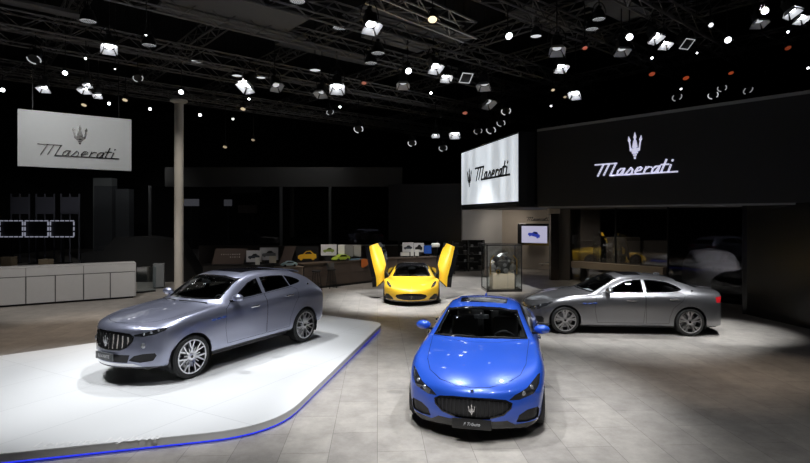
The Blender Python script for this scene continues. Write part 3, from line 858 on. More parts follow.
def struct(mb, name, m, smooth=False):
    o = mb.build(name, m, None, smooth); o['kind'] = 'structure'; return o
HALL = mat('hall_black_paint', (.012, .012, .013), .8, noise=.3, nscale=.6)
FL = floor_mat()
struct(MB().box((0, 19, -.1), (60, 56, .2)), 'floor', FL)
struct(MB().box((0, 47.2, 6), (60, .4, 12.4)), 'wall_back', HALL)
struct(MB().box((-30.2, 19, 6), (.4, 56, 12.4)), 'wall_left', HALL)
struct(MB().box((30.2, 19, 6), (.4, 56, 12.4)), 'wall_right', HALL)
struct(MB().box((0, -9.2, 6), (60, .4, 12.4)), 'wall_front', HALL)
struct(MB().box((0, 19, 12.6), (60.8, 56.8, .4)), 'ceiling', HALL)

def extrude_outline(mb, pts, z0, z1, bevel=0):
    I = Matrix.Identity(4); mb.prism([(p[0], p[1]) for p in pts], I, z0, z1)

def round_corner(pts, rad, n=8):
    out = []
    for i, p in enumerate(pts):
        r = rad[i]
        if r <= 0: out.append(tuple(p)); continue
        p = V3((*p, 0)); a = V3((*pts[i-1], 0)); b = V3((*pts[(i+1) % len(pts)], 0))
        u = (a-p).normalized(); v = (b-p).normalized()
        for k in range(n+1):
            t = k/n; q = p + u*r*(1-t)**2 + v*r*t*t
            out.append((q.x, q.y))
    return out
PLAT = round_corner([(-2.76, 15.25), (-.58, 13.85), (-1.74, 7.05), (-8.6, 5.18), (-10.6, 8.45)], [.2, .35, .85, 0, 0])
def plat_mat():
    m = bpy.data.materials.new('white_deck'); m.use_nodes = True
    nt = m.node_tree; b = nt.nodes['Principled BSDF']
    tc = nt.nodes.new('ShaderNodeTexCoord'); mp = nt.nodes.new('ShaderNodeMapping'); mp.inputs['Rotation'].default_value = (0, 0, radians(-61))
    br = nt.nodes.new('ShaderNodeTexBrick'); br.inputs['Color1'].default_value = (.78, .79, .80, 1); br.inputs['Color2'].default_value = (.76, .77, .78, 1)
    br.inputs['Mortar'].default_value = (.60, .61, .62, 1); br.inputs['Scale'].default_value = 1; br.inputs['Mortar Size'].default_value = .006
    br.inputs['Brick Width'].default_value = 2.6; br.inputs['Row Height'].default_value = 1.25; br.offset = 0
    nt.links.new(tc.outputs['Object'], mp.inputs[0]); nt.links.new(mp.outputs[0], br.inputs['Vector']); nt.links.new(br.outputs['Color'], b.inputs['Base Color'])
    b.inputs['Roughness'].default_value = .35; b.inputs['Specular IOR Level'].default_value = .4
    return m
pl = thing('display_platform', 'low white display platform with a blue light strip around its foot', 'platform')
m = MB(); extrude_outline(m, PLAT, .125, .14); m.build('deck', plat_mat(), pl, False)
m = MB(); extrude_outline(m, offset_poly(PLAT, .004), .038, .125); m.build('side_panel', mat('platform_side_grey', (.62, .62, .61), .5, noise=.05), pl, True, 25)
m = MB(); extrude_outline(m, offset_poly(PLAT, .02), .012, .038); m.build('light_strip', mat('blue_led', (.01, .02, .3), .4, emit=(.03, .05, .95), estr=.95), pl, True, 25)
m = MB(); extrude_outline(m, offset_poly(PLAT, .05), 0, .012); m.build('base', BLACK, pl, True, 25)
pa, pb = ground(28, 446, .141), ground(165, 436.5, .141)
text_part('deck_lettering', 'Levante Hybrid', frame((pa+pb)/2 + V3((0, 0, .001)), pb-pa, V3((0, 0, 1)).cross(pb-pa)), .235, .001, mat('deck_letter_white', (.88, .88, .88), .4), pl, .15)

# -- reception counter on the left
A, D = V3((-13.0, 16.9, 0)), V3((.85, .527, 0)).normalized(); Nn = V3((D.y, -D.x, 0))
def on_counter(u):
    k = (u-405)/FPX; return (k*A.y-A.x)/(D.x-D.y*k)
WHITE = mat('white_laminate', (.52, .52, .52), .5, noise=.04)
SEAM = mat('counter_seam', (.10, .10, .10), .6)
rc = thing('reception_counter', 'long white panelled reception counter under the hanging sign', 'counter', A)
F = frame((0, 0, 0), D, UP, None) if False else Matrix([[D.x, -Nn.x, 0, 0], [D.y, -Nn.y, 0, 0], [0, 0, 1, 0], [0, 0, 0, 1]])
tend = on_counter(135.5)
m = MB(); m.box(((tend-2.4)/2, .36, .65), (tend+2.4, .68, 1.18), 0, F); m.build('carcass', SEAM, rc, False)
m = MB(); m.box(((tend-2.4)/2, .37, .03), (tend+2.4-.12, .56, .06), 0, F); m.build('plinth', BLACK, rc, False)
m = MB(); m.box(((tend-2.4)/2, .35, 1.255), (tend+2.42, .74, .03), .006, F); m.box((tend+.005, .35, .655), (.02, .72, 1.19), .004, F); m.build('worktop', WHITE, rc, False)
bd = [-2.4] + [on_counter(u) for u in (25.8, 55.3, 83.6, 110.3)] + [tend]
bd.insert(1, (bd[0]+bd[1])/2 - .35)
for a, b in zip(bd, bd[1:]):
    m = MB(); m.box(((a+b)/2, 0, .505), (b-a-.035, .03, .87), .004, F); m.build('front_panel', WHITE, rc, False)
ud = [-2.4, bd[2], bd[4], tend]
for a, b in zip(ud, ud[1:]):
    m = MB(); m.box(((a+b)/2, -.005, 1.10), (b-a-.015, .03, .27), .004, F); m.build('drawer_front', WHITE, rc, False)

# -- slim round column
cp = thing('support_column', 'tall slim cream round column with a flat cap, behind the lavender grey car', 'column', (-8.58, 20, 0)); cp['kind'] = 'thing'
CREAM = mat('column_cream', (.50, .47, .42), .5)
m = MB(); m.lathe([(0, 0), (.165, 0), (.165, 7.22), (0, 7.22)], None, 28); m.build('shaft', CREAM, cp)
m = MB(); m.lathe([(0, 7.2), (.17, 7.2), (.31, 7.28), (.31, 7.34), (0, 7.34)], None, 28); m.build('cap', CREAM, cp)

# -- hanging sign
sl, sr = at(17.5, 166, 18.5), at(131.5, 171, 20.6)
tl = at(17.5, 108.5, 18.5)
sd = (sr-sl); sd.z = 0; W = sd.length; sd.normalize(); Hs = tl.z-sl.z; sn = V3((sd.y, -sd.x, 0))
sg = thing('hanging_sign', 'white hanging sign board with chrome script lettering above the reception counter', 'sign', sl)
FS = frame((0, 0, 0), sd, UP)      # z = towards the viewer side
if (FS.to_3x3() @ V3((0, 0, 1))).dot(sn) < 0: pass
m = MB(); m.box((W/2, Hs/2, -.08), (W, Hs, .16), .01, FS); m.build('panel', mat('sign_white', (.50, .50, .485), .45, noise=.03), sg, False)
DCHR = mat('dark_chrome', (.18, .17, .16), .25, 1.0)
k = W*.75/6.95
m = MB(); strokes(m, script_strokes(), FS @ Matrix.Translation(V3((W*.175, Hs*.22, .01))) @ Matrix.Scale(k, 4), .085, .12); m.build('lettering', DCHR, sg, False)
m = MB(); trident(m, FS @ Matrix.Translation(V3((W*.52, Hs*.45, .01))), Hs*.36, .03); m.build('emblem', DCHR, sg, False)
m = MB()
for q in (.12, .88):
    m.tube([FS @ V3((W*q, Hs, -.08)), FS @ V3((W*q, Hs+2.2, -.08))], .015, 6)
m.build('hanging_cable', BLACK, sg, False)

# -- pavilion on the right ------------------------------------------------
ZB, ZT = 3.30, 6.15
L0, L1, F0, F1 = V3((2.8, 26.3, 0)), V3((4.28, 19.85, 0)), V3((5.02, 20.05, 0)), V3((12.6, 11.55, 0))
FASC = mat('fascia_black_fabric', (.011, .011, .013), .55, noise=.15, nscale=1.5)
def board(name, a, b, z0, z1, th, mt, parent=None, lean=0.0):
    d = (b-a).normalized(); n = V3((d.y, -d.x, 0))
    if n.y > 0: n = -n
    m = MB(); v = []
    for p in (a, b):
        for q, zz, ln in ((0, z0, 0), (th, z0, 0), (th, z1, lean), (0, z1, lean)):
            w = p - n*q + n*ln; v.append(m.bm.verts.new((w.x, w.y, zz)))
    m.bm.faces.new(v[:4]); m.bm.faces.new(v[4:])
    for k in range(4): m.bm.faces.new((v[k], v[(k+1) % 4], v[4+(k+1) % 4], v[4+k]))
    return m.build(name, mt, parent, False)
fb = thing('fascia_board', 'long black fascia board with glowing script lettering over the dark glass room', 'fascia', (0, 0, 0))
board('panel', F0, F1, ZB, ZT, .30, FASC, fb)
board('corner_panel', L1+V3((.05, .12, 0)), F0+V3((-.05, .12, 0)), ZB, ZT, .2, FASC, fb)
GREYEDGE = mat('grey_edge_trim', (.30, .30, .30), .45, .4)
board('top_edge', F0, F1, ZT, ZT+.10, .32, GREYEDGE, fb)
board('bottom_edge', F0+V3((.1, .1, 0)), F1+V3((.1, .1, 0)), ZB-.05, ZB, .5, GREYEDGE, fb)
fd = (F1-F0).normalized()
def on_fascia(px, py):
    k = (px-405)/FPX; t = (k*F0.y-F0.x)/(fd.x-k*fd.y); p = F0+fd*t
    return V3((p.x, p.y, CH-(py-HZ)/FPX*p.y))
la, lb = on_fascia(592, 174.5), on_fascia(677.5, 174)
GLOWW = mat('glowing_letter', (.6, .6, .7), .4, emit=(.66, .66, .86), estr=.75)
lw = (lb-la).length; FF = frame(V3((la.x, la.y, (la.z+lb.z)/2)), fd, UP)
k = lw/6.95
m = MB(); strokes(m, script_strokes(), FF @ Matrix.Translation(V3((k*.45, 0, .0))) @ Matrix.Scale(k, 4), .11, .12); m.build('lettering', GLOWW, fb, False)
ta, tb = on_fascia(635, 159), on_fascia(635, 132)
m = MB(); trident(m, frame(V3((ta.x, ta.y, ta.z)), fd, UP) @ Matrix.Diagonal((.78, 1, 1, 1)), (tb.z-ta.z), .02); m.build('emblem', GLOWW, fb, False)

lbx = thing('light_box_sign', 'glowing white light box with black script lettering at the corner of the black fascia', 'sign', (0, 0, 0))
board('frame', L0, L1, ZB+.1, ZT-.02, .35, BLACK, lbx)
def lightbox_mat():
    m = bpy.data.materials.new('light_box_fabric'); m.use_nodes = True; nt = m.node_tree; b = nt.nodes['Principled BSDF']
    tc = nt.nodes.new('ShaderNodeTexCoord'); nz = nt.nodes.new('ShaderNodeTexNoise'); mp = nt.nodes.new('ShaderNodeMapping'); mp.inputs['Scale'].default_value = (1.2, 1.2, .10)
    nz.inputs['Scale'].default_value = 1.3; nz.inputs['Detail'].default_value = 3
    mr = nt.nodes.new('ShaderNodeMapRange'); mr.inputs[1].default_value = .35; mr.inputs[2].default_value = .68; mr.inputs[3].default_value = .48; mr.inputs[4].default_value = .80
    nt.links.new(tc.outputs['Object'], mp.inputs[0]); nt.links.new(mp.outputs[0], nz.inputs['Vector']); nt.links.new(nz.outputs['Fac'], mr.inputs[0])
    nt.links.new(mr.outputs[0], b.inputs['Emission Strength']); b.inputs['Emission Color'].default_value = (.86, .93, 1, 1)
    b.inputs['Base Color'].default_value = (.7, .72, .74, 1); b.inputs['Roughness'].default_value = .6
    return m
ld = (L1-L0).normalized(); ln = V3((ld.y, -ld.x, 0))
if ln.y > 0: ln = -ln
board('lit_panel', L0+ln*.02+ld*.12, L1+ln*.02-ld*.04, ZB+.2, ZT-.1, .02, lightbox_mat(), lbx)
def on_box(px, py):
    k = (px-405)/FPX; o = L0+ln*.025; t = (k*o.y-o.x)/(ld.x-k*ld.y); p = o+ld*t
    return V3((p.x, p.y, CH-(py-HZ)/FPX*p.y))
ca, cb = on_box(474, 180.5), on_box(510, 175)
KL = frame(V3((ca.x, ca.y, (ca.z+cb.z)/2+.0)), ld, UP); k = (cb-ca).length/6.95
INK = mat('black_letter', (.01, .01, .01), .5)
m = MB(); strokes(m, script_strokes(), KL @ Matrix.Translation(V3((k*.45, 0, .002))) @ Matrix.Scale(k, 4), .15, .03); m.build('lettering', INK, lbx, False)
ca, cb = on_box(469.5, 187), on_box(469.5, 168)
m = MB(); trident(m, frame(ca, ld, UP), cb.z-ca.z, .02); m.build('emblem', mat('grey_emblem', (.12, .12, .12), .5), lbx, False)

def wall(name, a, b, z0, z1, th, m): o = board(name, V3((*a, 0)), V3((*b, 0)), z0, z1, th, m); o['kind'] = 'structure'; return o
BEIGE = mat('beige_wall', (.34, .295, .25), .7, noise=.05, nscale=2)
GREYW = mat('pale_grey_wall', (.42, .41, .40), .7, noise=.05, nscale=2)
WALLB = mat('black_gloss_wall', (.009, .009, .010), .25, noise=.3)
wall('wall_pavilion_left', (3.12, 28.6), (5.6, 30.4), 0, ZB, .2, GREYW)
wall('wall_pavilion_back', (5.6, 30.4), (10.2, 27.6), 0, ZB, .2, BEIGE)
wall('wall_pavilion_end', (7.08, 24.3), (7.52, 24.05), 0, ZB, 2.4, mat('taupe_wall', (.13, .115, .10), .6))
m = MB(); m.box((0, 0, ZB/2), (.36, .36, ZB), .01, Matrix.Translation(V3((6.86, 24.3, 0)))); o = struct(m, 'trim_1', mat('pillar_bronze', (.12, .10, .09), .25, .9))
m = MB(); m.box((6.80, 24.1, ZB-.12), (.5, .3, .26), .01); struct(m, 'trim_2', mat('pillar_head', (.55, .47, .38), .6))
m = MB(); I4 = Matrix.Identity(4)
m.prism([(2.95, 26.5), (4.45, 20.2), (5.1, 20.35), (12.75, 11.8), (24, 12), (24, 31), (3.0, 31)], I4, ZB-.02, ZB+.1)
struct(m, 'ceiling_pavilion', mat('soffit_dark', (.05, .048, .046), .5))
wall('wall_lounge_back', (10.0, 33), (23, 27), 0, ZB, .2, mat('lounge_dark', (.02, .019, .018), .7))
wall('wall_right_panel', (10.22, 15.75), (10.95, 11.2), 0, ZB, .12, WALLB)
wall('wall_right_return', (11.24, 17.08), (10.24, 15.78), 0, ZB, .12, WALLB)
GLASSL = glass('smoked_room_glass', (.50, .50, .51), .10, .0, 1.45)
GLASSR = glass('smoked_room_glass_dark', (.34, .34, .36), .025, .0, 1.18)
def pane(name, a, b, m):
    o = board(name, V3((*a, 0)), V3((*b, 0)), .03, ZB-.06, .004, m); o['kind'] = 'structure'; return o
pane('window_1', (7.56, 24.2), (10.61, 21.25), GLASSL)
pane('window_2', (9.5, 19.04), (11.24, 17.08), GLASSR)
pane('window_3', (9.52, 19.05), (10.61, 21.23), GLASSR)
MULL = mat('mullion_black', (.015, .015, .016), .35, .4)
for i, (x, y) in enumerate(((7.56, 24.2), (9.08, 22.72), (10.61, 21.25), (9.5, 19.04), (11.2, 17.1))):
    m = MB(); m.box((x, y, ZB/2-.01), (.05, .05, ZB-.04)); struct(m, 'trim_%d' % (i+3), MULL)

# beige rail along the glass
br = thing('ledge_bench', 'long beige bench ledge along the smoked glass behind the silver car', 'bench', (0, 0, 0))
ba, bb = V3((7.52, 23.85, 0)), V3((10.2, 20.85, 0))
board('seat_board', ba, bb, .62, .90, .3, mat('beige_leatherette', (.42, .34, .25), .5), br)
for t in (.12, .5, .88):
    p = ba.lerp(bb, t)+V3((.15, .12, 0)); m = MB(); m.box((p.x, p.y, .31), (.2, .2, .62)); m.build('leg', BLACK, br, False)

# beige boxes added to imitate the desk's reflection in the glass; covered car
REFLM = mat('reflection_beige', (.34, .29, .23), .8, noise=.08)
for (u0, u1, y0, y1, YY, lab) in ((606, 640, 237, 272, 26.5, 'tall beige padded panel in the glass room, the nearer to the pillar'), (643, 667, 240, 272, 27.5, 'tall beige padded panel in the glass room, the one beside the glass corner')):
    p0, p1 = at(u0, y0, YY), at(u1, y0, YY)
    t = thing('reflection_panel', lab, 'panel', ((p0.x+p1.x)/2, YY, 0))
    m = MB(); m.box((0, 0, p0.z/2+.05), (p1.x-p0.x, .16, p0.z-.1), .05); m.build('reflection_slab', REFLM, t)
    m = MB(); m.box((0, .02, .05), (p1.x-p0.x+.05, .3, .1), .01); m.build('foot', BLACK, t)
SAL['plate_text'] = ' '; SAL['wheel_face'] = DARKALU; SAL['bar_mat'] = DARKALU
build_car(SAL, 'saloon_car', 'black saloon car behind the dark glass, in front of the covered car', (13.1, 18.55, 0), radians(196), mat('black_paint', (.012, .012, .014), .3, coat=1))
cc = thing('covered_car', 'car under a pale grey dust cover behind the dark glass', 'car', (12.9, 22.2, 0), radians(68))
m = MB(); prof = [(-2.3, .85), (-2.1, 1.0), (-1.3, 1.12), (-.7, 1.5), (.6, 1.56), (1.3, 1.15), (2.1, 1.02), (2.35, .7)]
rows = []
for x, h in prof:
    e = 1-.22*abs(x/2.35)**3
    rows.append([m.bm.verts.new((x*(1.02 if z == 0 else 1), y*e*(1+.03*sin(9*x+z*3)), z)) for y, z in [(-1.04, .02), (-1.0, .35), (-.95, h*.62), (-.72, h*.93), (0, h), (.72, h*.93), (.95, h*.62), (1.0, .35), (1.04, .02)]])
for a, b in zip(rows, rows[1:]):
    for q in range(8): m.bm.faces.new((a[q], a[q+1], b[q+1], b[q]))
m.bm.faces.new(rows[0]); m.bm.faces.new(rows[-1])
bmesh.ops.subdivide_edges(m.bm, edges=m.bm.edges[:], cuts=2, use_grid_fill=True, smooth=.3)
m.build('dust_cover', mat('cover_cloth', (.62, .62, .64), .8, noise=.06), cc, True, 80)

# television and lettering
def rect_on(u0, u1, v0, v1, Y, yaw=0): return at((u0+u1)/2, (v0+v1)/2, Y), (u1-u0)/FPX*Y, (v1-v0)/FPX*Y
def car_shape(w, h):
    """side view of a saloon, w by h, centred"""
    P = [(-.5, -.28), (-.5, 0), (-.42, .08), (-.22, .13), (-.05, .42), (.18, .45), (.36, .18), (.48, .12), (.5, -.25), (.40, -.28), (.36, -.42), (.26, -.42), (.22, -.28), (-.24, -.28), (-.28, -.42), (-.38, -.42), (-.42, -.28)]
    return [(x*w, y*h) for x, y in P]
def car_picture(name, w, h, m, parent, M, d=.004):
    q = MB(); q.prism(car_shape(w, h), M, 0, d); o = q.build(name, m, parent, False)
    g = MB(); g.prism([(x*w, y*h) for x, y in [(-.16, .14), (-.03, .36), (.16, .38), (.28, .16)]], M, d*.2, d*1.3); g.build('picture_window', BLACK, o, False)
    return o
c, w_, h_ = rect_on(519, 549.5, 224, 245, 28.1)
tv = thing('television', 'wall television showing a blue car on a pale screen beside the bronze pillar', 'television', c, radians(-28))
MT = Matrix.Rotation(pi/2, 4, 'X')
w_ *= 1.10
m = MB(); m.box((0, .06, 0), (w_*1.02, .10, h_*1.04), .01); m.box((0, .40, 0), (.3, .7, .3)); m.build('frame', GLOSSB, tv, False)
m = MB(); m.box((0, 0, 0), (w_*.76, .02, h_*.80)); scr = m.build('screen', mat('lit_screen', (.1, .1, .1), .3, emit=(.62, .60, .82), estr=.62), tv, False)
car_picture('screen_picture', w_*.36, h_*.34, mat('screen_blue', (.01, .02, .2), .3, emit=(.03, .06, .5), estr=.5), scr, Matrix.Translation(V3((0, -.012, 0))) @ Matrix.Rotation(radians(-14), 4, 'Y').inverted() @ MT)
ca, cb = at(526, 220.5, 28.6), at(549, 220.5, 27.9)
wl = thing('wall_lettering', 'small dark script lettering on the beige wall above the television', 'lettering', ca, radians(-31))
k = (cb-ca).length*1.0/6.9
m = MB(); strokes(m, script_strokes(), Matrix.Translation(V3((k*.4, .0, 0))) @ MT @ Matrix.Scale(k, 4), .16, .2); m.build('letters', INK, wl, False)
t = thing('wall_shelf', 'small pale shelf low on the beige wall by the bronze pillar', 'shelf', at(546, 264, 27.2), radians(-31))
m = MB(); m.box((0, 0, 0), (.7, .3, .04), .005); m.build('shelf_board', mat('shelf_pale', (.5, .47, .42), .4), t, False)
m = MB(); m.box((-.2, .08, -.05), (.03, .22, .08)); m.box((.2, .08, -.05), (.03, .22, .08)); m.box((0, .7, -.02), (.5, 1.2, .05)); m.build('bracket', BLACK, t, False)

# glass case with an engine
gp = V3((3.82, 20.9, 0)); yaw = radians(4)
gc = thing('glass_case', 'tall glass display case holding an engine beside the yellow car', 'display case', gp, yaw)
CW, CD, CHH = 1.36, .95, 1.84
CASEG0 = glass('case_glass_top', (.95, .96, .96), .04)
m = MB(); m.box((0, 0, .05), (CW+.04, CD+.04, .10), .01); m.build('base', GLOSSB, gc, False)
m = MB()
for s in (-1, 1): m.box((0, s*CD/2, CHH-.02), (CW+.03, .05, .05), .005); m.box((s*CW/2, 0, CHH-.02), (.05, CD+.03, .05), .005)
m.build('top_frame', BLACK, gc, False)
m = MB(); m.box((0, 0, CHH-.01), (CW-.04, CD-.04, .008)); m.build('top_pane', CASEG0, gc, False)
CASEG = glass('case_glass', (.90, .92, .92), .06)
for sx in (-1, 1):
    for sy in (-1, 1):
        m = MB(); m.box((sx*CW/2, sy*CD/2, CHH/2+.03), (.035, .035, CHH-.12)); m.build('corner_post', BLACK, gc, False)
for nm, c, s in (('front_pane', (0, -CD/2, CHH/2+.03), (CW-.04, .008, CHH-.16)), ('rear_pane', (0, CD/2, CHH/2+.03), (CW-.04, .008, CHH-.16)), ('side_pane', (-CW/2, 0, CHH/2+.03), (.008, CD-.04, CHH-.16)), ('side_pane', (CW/2, 0, CHH/2+.03), (.008, CD-.04, CHH-.16))):
    m = MB(); m.box(c, s); m.build(nm, CASEG, gc, False)
pt = thing('engine_plinth', 'cream box plinth under the engine in the glass case', 'plinth', gp+V3((.02, 0, .10)), yaw)
m = MB(); m.box((0, 0, .29), (.86, .6, .58), .01); m.build('block', mat('cream_plinth', (.82, .70, .55), .5), pt, False)
m = MB(); m.box((.16, -.305, .29), (.006, .006, .56)); m.build('panel_gap', SEAM, pt, False)
en = thing('car_engine', 'bare twin-turbo car engine on the cream plinth inside the glass case', 'engine', gp+V3((.02, 0, .68)), yaw)
IRON = mat('cast_metal', (.16, .16, .165), .35, .9, noise=.3)
GOLD = mat('brass_fittings', (.75, .48, .12), .3, 1.0)
m = MB(); m.box((0, 0, .30), (.52, .42, .38), .03); m.box((0, 0, .07), (.40, .34, .13), .03); m.box((0, -.22, .26), (.40, .05, .3), .02); m.build('engine_block', IRON, en)
for s in (-1, 1):
    m = MB(); Mh = Matrix.Translation(V3((s*.24, 0, .55))) @ Matrix.Rotation(s*radians(38), 4, 'Y')
    m.box((0, 0, 0), (.20, .46, .14), .03, Mh)
    for q in range(5): m.box((0, -.18+.09*q, .075), (.14, .02, .03), .005, Mh)
    m.build('cylinder_head', mat('cover_dark', (.05, .05, .055), .3, .5), en)
    m = MB(); Mt = Matrix.Translation(V3((s*.40, -.16, .24))) @ Matrix.Rotation(pi/2, 4, 'X')
    m.lathe([(0, -.05), (.06, -.06), (.115, -.03), (.13, 0), (.115, .04), (.06, .06), (.05, .10), (.0, .10)], Mt, 24)
    m.tube([(s*.40, -.16, .36), (s*.46, -.05, .44), (s*.36, .0, .50)], .04, 10); m.build('turbocharger', ALU, en)
    m = MB()
    for q in range(3): m.tube([(s*.33, -.16+.15*q, .46), (s*.44, -.16+.15*q, .40), (s*.42, -.10+.06*q, .28)], .028, 8)
    m.build('exhaust_manifold', mat('hot_steel', (.45, .38, .30), .3, 1), en)
    m = MB(); m.tube([(s*.52, -.30, .0), (s*.52, -.30, .55), (s*.38, -.28, .72)], .022, 8); m.build('stand_tube', GOLD, en)
m = MB()
for q in range(6): m.tube([(-.14, -.18+.07*q, .66), (0, -.18+.07*q, .76), (.14, -.18+.07*q, .66)], .026, 8)
m.tube([(-.10, -.22, .72), (0.02, -.27, .78), (.16, -.22, .82), (.2, 0, .80)], .035, 10); m.build('intake_manifold', ALU, en)
m = MB()
for (x, z, r) in ((-.20, .20, .085), (.05, .34, .07), (.10, .12, .10), (-.05, .52, .05), (.22, .50, .055)):
    m.lathe([(0, .0), (r, 0), (r, .03), (r*.5, .035), (r*.4, .05), (0, .05)], Matrix.Translation(V3((x, -.25, z))) @ Matrix.Rotation(pi/2, 4, 'X'), 20)
m.build('pulley', ALU, en)
m = MB(); m.lathe([(.05, 0), (.085, 0), (.085, .03), (.05, .03)], Matrix.Translation(V3((-.22, -.29, .10))) @ Matrix.Rotation(pi/2, 4, 'X'), 24, True); m.build('gear_ring', GOLD, en)

# ------------------------------------------------------------------ behind the cars
PART = mat('partition_black', (.012, .011, .011), .6, noise=.2)
def swall(name, a, b, z0, z1, th, m): return wall(name, a, b, z0, z1, th, m)
swall('wall_partition', (-11.2, 28.6), (3.1, 28.6), 0, 1.33, .15, mat('partition_brown', (.045, .035, .03), .5))
m = MB(); m.box((-.9, 28.55, 1.36), (5.2, .22, .06)); struct(m, 'trim_8', mat('partition_cap', (.38, .38, .38), .4))
# hall facade
m = MB(); m.box((-6.85, 29.9, 5.15), (13.4, .35, 1.1)); struct(m, 'trim_9', mat('beam_dark', (.055, .053, .05), .7))
for i, px in enumerate((150, 281, 330)):
    p = at(px, 200, 29.8); m = MB(); m.box((p.x, 29.8, 2.35), (.14, .12, 4.6)); struct(m, 'trim_%d' % (10+i), mat('mullion_grey', (.10, .10, .10), .5))
FG = glass('facade_glass', (.75, .75, .77), .03)
m = MB(); m.box((-9.0, 30.0, 2.45), (17.4, .02, 4.4)); struct(m, 'window_4', FG)
for i, (u0, u1, v0) in enumerate(((93, 112, 178), (115.5, 129, 189))):
    a, b = at(u0, v0, 33), at(u1, v0, 33); m = MB(); m.box(((a.x+b.x)/2, 33.3, a.z/2), (b.x-a.x, .6, a.z)); struct(m, 'trim_%d' % (13+i), mat('hall_pillar_grey', (.10, .105, .105), .7))

# blank screen
a, b, c = at(388.5, 184.5, 27.5), at(461.5, 187, 26.6), at(388.5, 240.5, 27.5)
bs = thing('blank_screen', 'large blank black screen above the counter behind the yellow car', 'screen', (0, 0, 0))
board('panel', V3((a.x, a.y, 0)), V3((b.x, b.y, 0)), c.z, a.z, .18, mat('screen_black', (.014, .014, .016), .35), bs)
for t in (.15, .85):
    p = V3((a.x, a.y, 0)).lerp(V3((b.x, b.y, 0)), t); m = MB(); m.box((p.x, p.y+.3, 1.6), (.12, .12, 3.2)); m.box((p.x, p.y+.35, .03), (.5, .7, .06)); m.build('leg', BLACK, bs, False)

# long desk
DESK = mat('desk_brown', (.085, .062, .05), .5, noise=.15, nscale=3)
DTOP = mat('desk_top', (.10, .075, .06), .35)
dk = thing('consultation_desk', 'long dark brown desk running behind the yellow car', 'desk', (0, 0, 0))
dpts = [V3((-4.0, 20.9, 0)), V3((-1.46, 23.3, 0)), V3((1.9, 25.0, 0))]
for a, b in zip(dpts, dpts[1:]):
    L = (b-a).length; nseg = max(1, round(L/1.25)); d = (b-a)/L
    for q in range(nseg):
        p0, p1 = a.lerp(b, (q+.006)/nseg), a.lerp(b, (q+.994)/nseg)
        board('front_panel', p0, p1, .10, .52, .03, DESK, dk); board('front_panel', p0, p1, .53, .99, .03, DESK, dk)
    board('carcass', a+V3((.03, .03, 0)), b+V3((-.03, .03, 0)), .08, .99, .55, BLACK, dk)
    board('desktop', a+V3((0, -.04, 0)), b+V3((0, -.04, 0)), 1.0, 1.04, .68, DTOP, dk)
    board('plinth', a+V3((.03, .08, 0)), b+V3((-.03, .08, 0)), 0, .08, .4, BLACK, dk)
# tan plinth with pale blue model
tp = thing('tan_plinth', 'tan box plinth by the stools behind the grey car, carrying a pale blue model', 'plinth', (-4.45, 20.2, 0), radians(40))
m = MB(); m.box((0, 0, .5), (.85, .7, .96), .01); m.box((0, 0, .02), (.75, .6, .04)); m.build('body', mat('tan_laminate', (.26, .20, .15), .5), tp, False)
m = MB(); m.box((0, 0, .995), (.9, .74, .03), .005); m.build('top', mat('tan_top', (.30, .24, .18), .4), tp, False)

def model_car(label, loc, rot, L, paint):
    t = thing('model_car', label, 'model car', loc, rot)
    m = MB(); Mx = Matrix.Translation(V3((0, L*.19, L*.06))) @ MT
    sh = [(-.5, 0), (-.5, .09), (-.30, .15), (-.12, .28), (.18, .28), (.36, .17), (.5, .15), (.5, 0)]
    m.prism([(x*L, y*L) for x, y in sh], Mx, 0, L*.38); bmesh.ops.bevel(m.bm, geom=m.bm.edges[:], offset=L*.03, segments=2, affect='EDGES'); m.build('body', paint, t)
    for x in (-.3, .3):
        for y in (-.19, .19):
            w = MB(); w.lathe([(0, -.03*L), (.075*L, -.03*L), (.075*L, .03*L), (0, .03*L)], Matrix.Translation(V3((x*L, y*L, .075*L))) @ Matrix.Rotation(pi/2, 4, 'X'), 14); w.build('wheel', BLACK, t)
    g = MB(); g.prism([(x*L, y*L) for x, y in [(-.24, .17), (-.11, .255), (.16, .255), (.29, .17)]], Matrix.Translation(V3((0, L*.196, L*.06))) @ MT, 0, L*.392); g.build('windows', GLOSSB, t)
    return t
model_car('pale blue model car on the tan plinth', (-4.45, 20.2, 1.01), radians(30), .62, mat('model_pale_blue', (.55, .75, .82), .4))
def on_desk(px, back=.3, seg=0):
    a, b = dpts[seg], dpts[seg+1]; d = (b-a).normalized(); k = (px-405)/FPX
    t = (k*a.y-a.x)/(d.x-k*d.y); p = a+d*t; n = V3((-d.y, d.x, 0)); return V3((p.x, p.y, 1.04))+n*back
dr = radians(43)
model_car('lime green model car on the desk left of the raised yellow door', on_desk(344, .22), dr, .80, mat('model_lime', (.45, .60, .06), .4))
t = thing('catalogue', 'dull blue open catalogue on the desk beside the lime green model', 'book', on_desk(358.5, .25), dr)
m = MB(); m.box((-.15, 0, .02), (.30, .34, .04), .008); m.box((.15, 0, .02), (.30, .34, .04), .008); m.build('pages', mat('catalogue_blue', (.13, .24, .33), .5), t, False)
t = thing('paper_cup', 'white cup standing behind the lime green model car', 'cup', on_desk(352, .50), dr)
m = MB(); m.lathe([(0, 0), (.07, 0), (.10, .16), (.092, .16), (.065, .01), (0, .01)], None, 20); m.build('cup_body', mat('paper_white', (.75, .75, .75), .6), t)
# orange hide hanging on the desk front
t = thing('leather_sample', 'orange leather sample hanging over the desk front beside the yellow door', 'leather sample', on_desk(364, -.05)+V3((0, 0, 0)), dr)
m = MB(); N = 10
pts = [(-.20, .02), (.18, .02), (.22, -.10), (.16, -.22), (.02, -.30), (-.12, -.34), (-.20, -.30)]
m.prism(pts, MT, .012, .03); m.box((-.01, .10, .012), (.36, .24, .012), .003); m.build('hide', mat('orange_leather', (.62, .16, .025), .55), t)

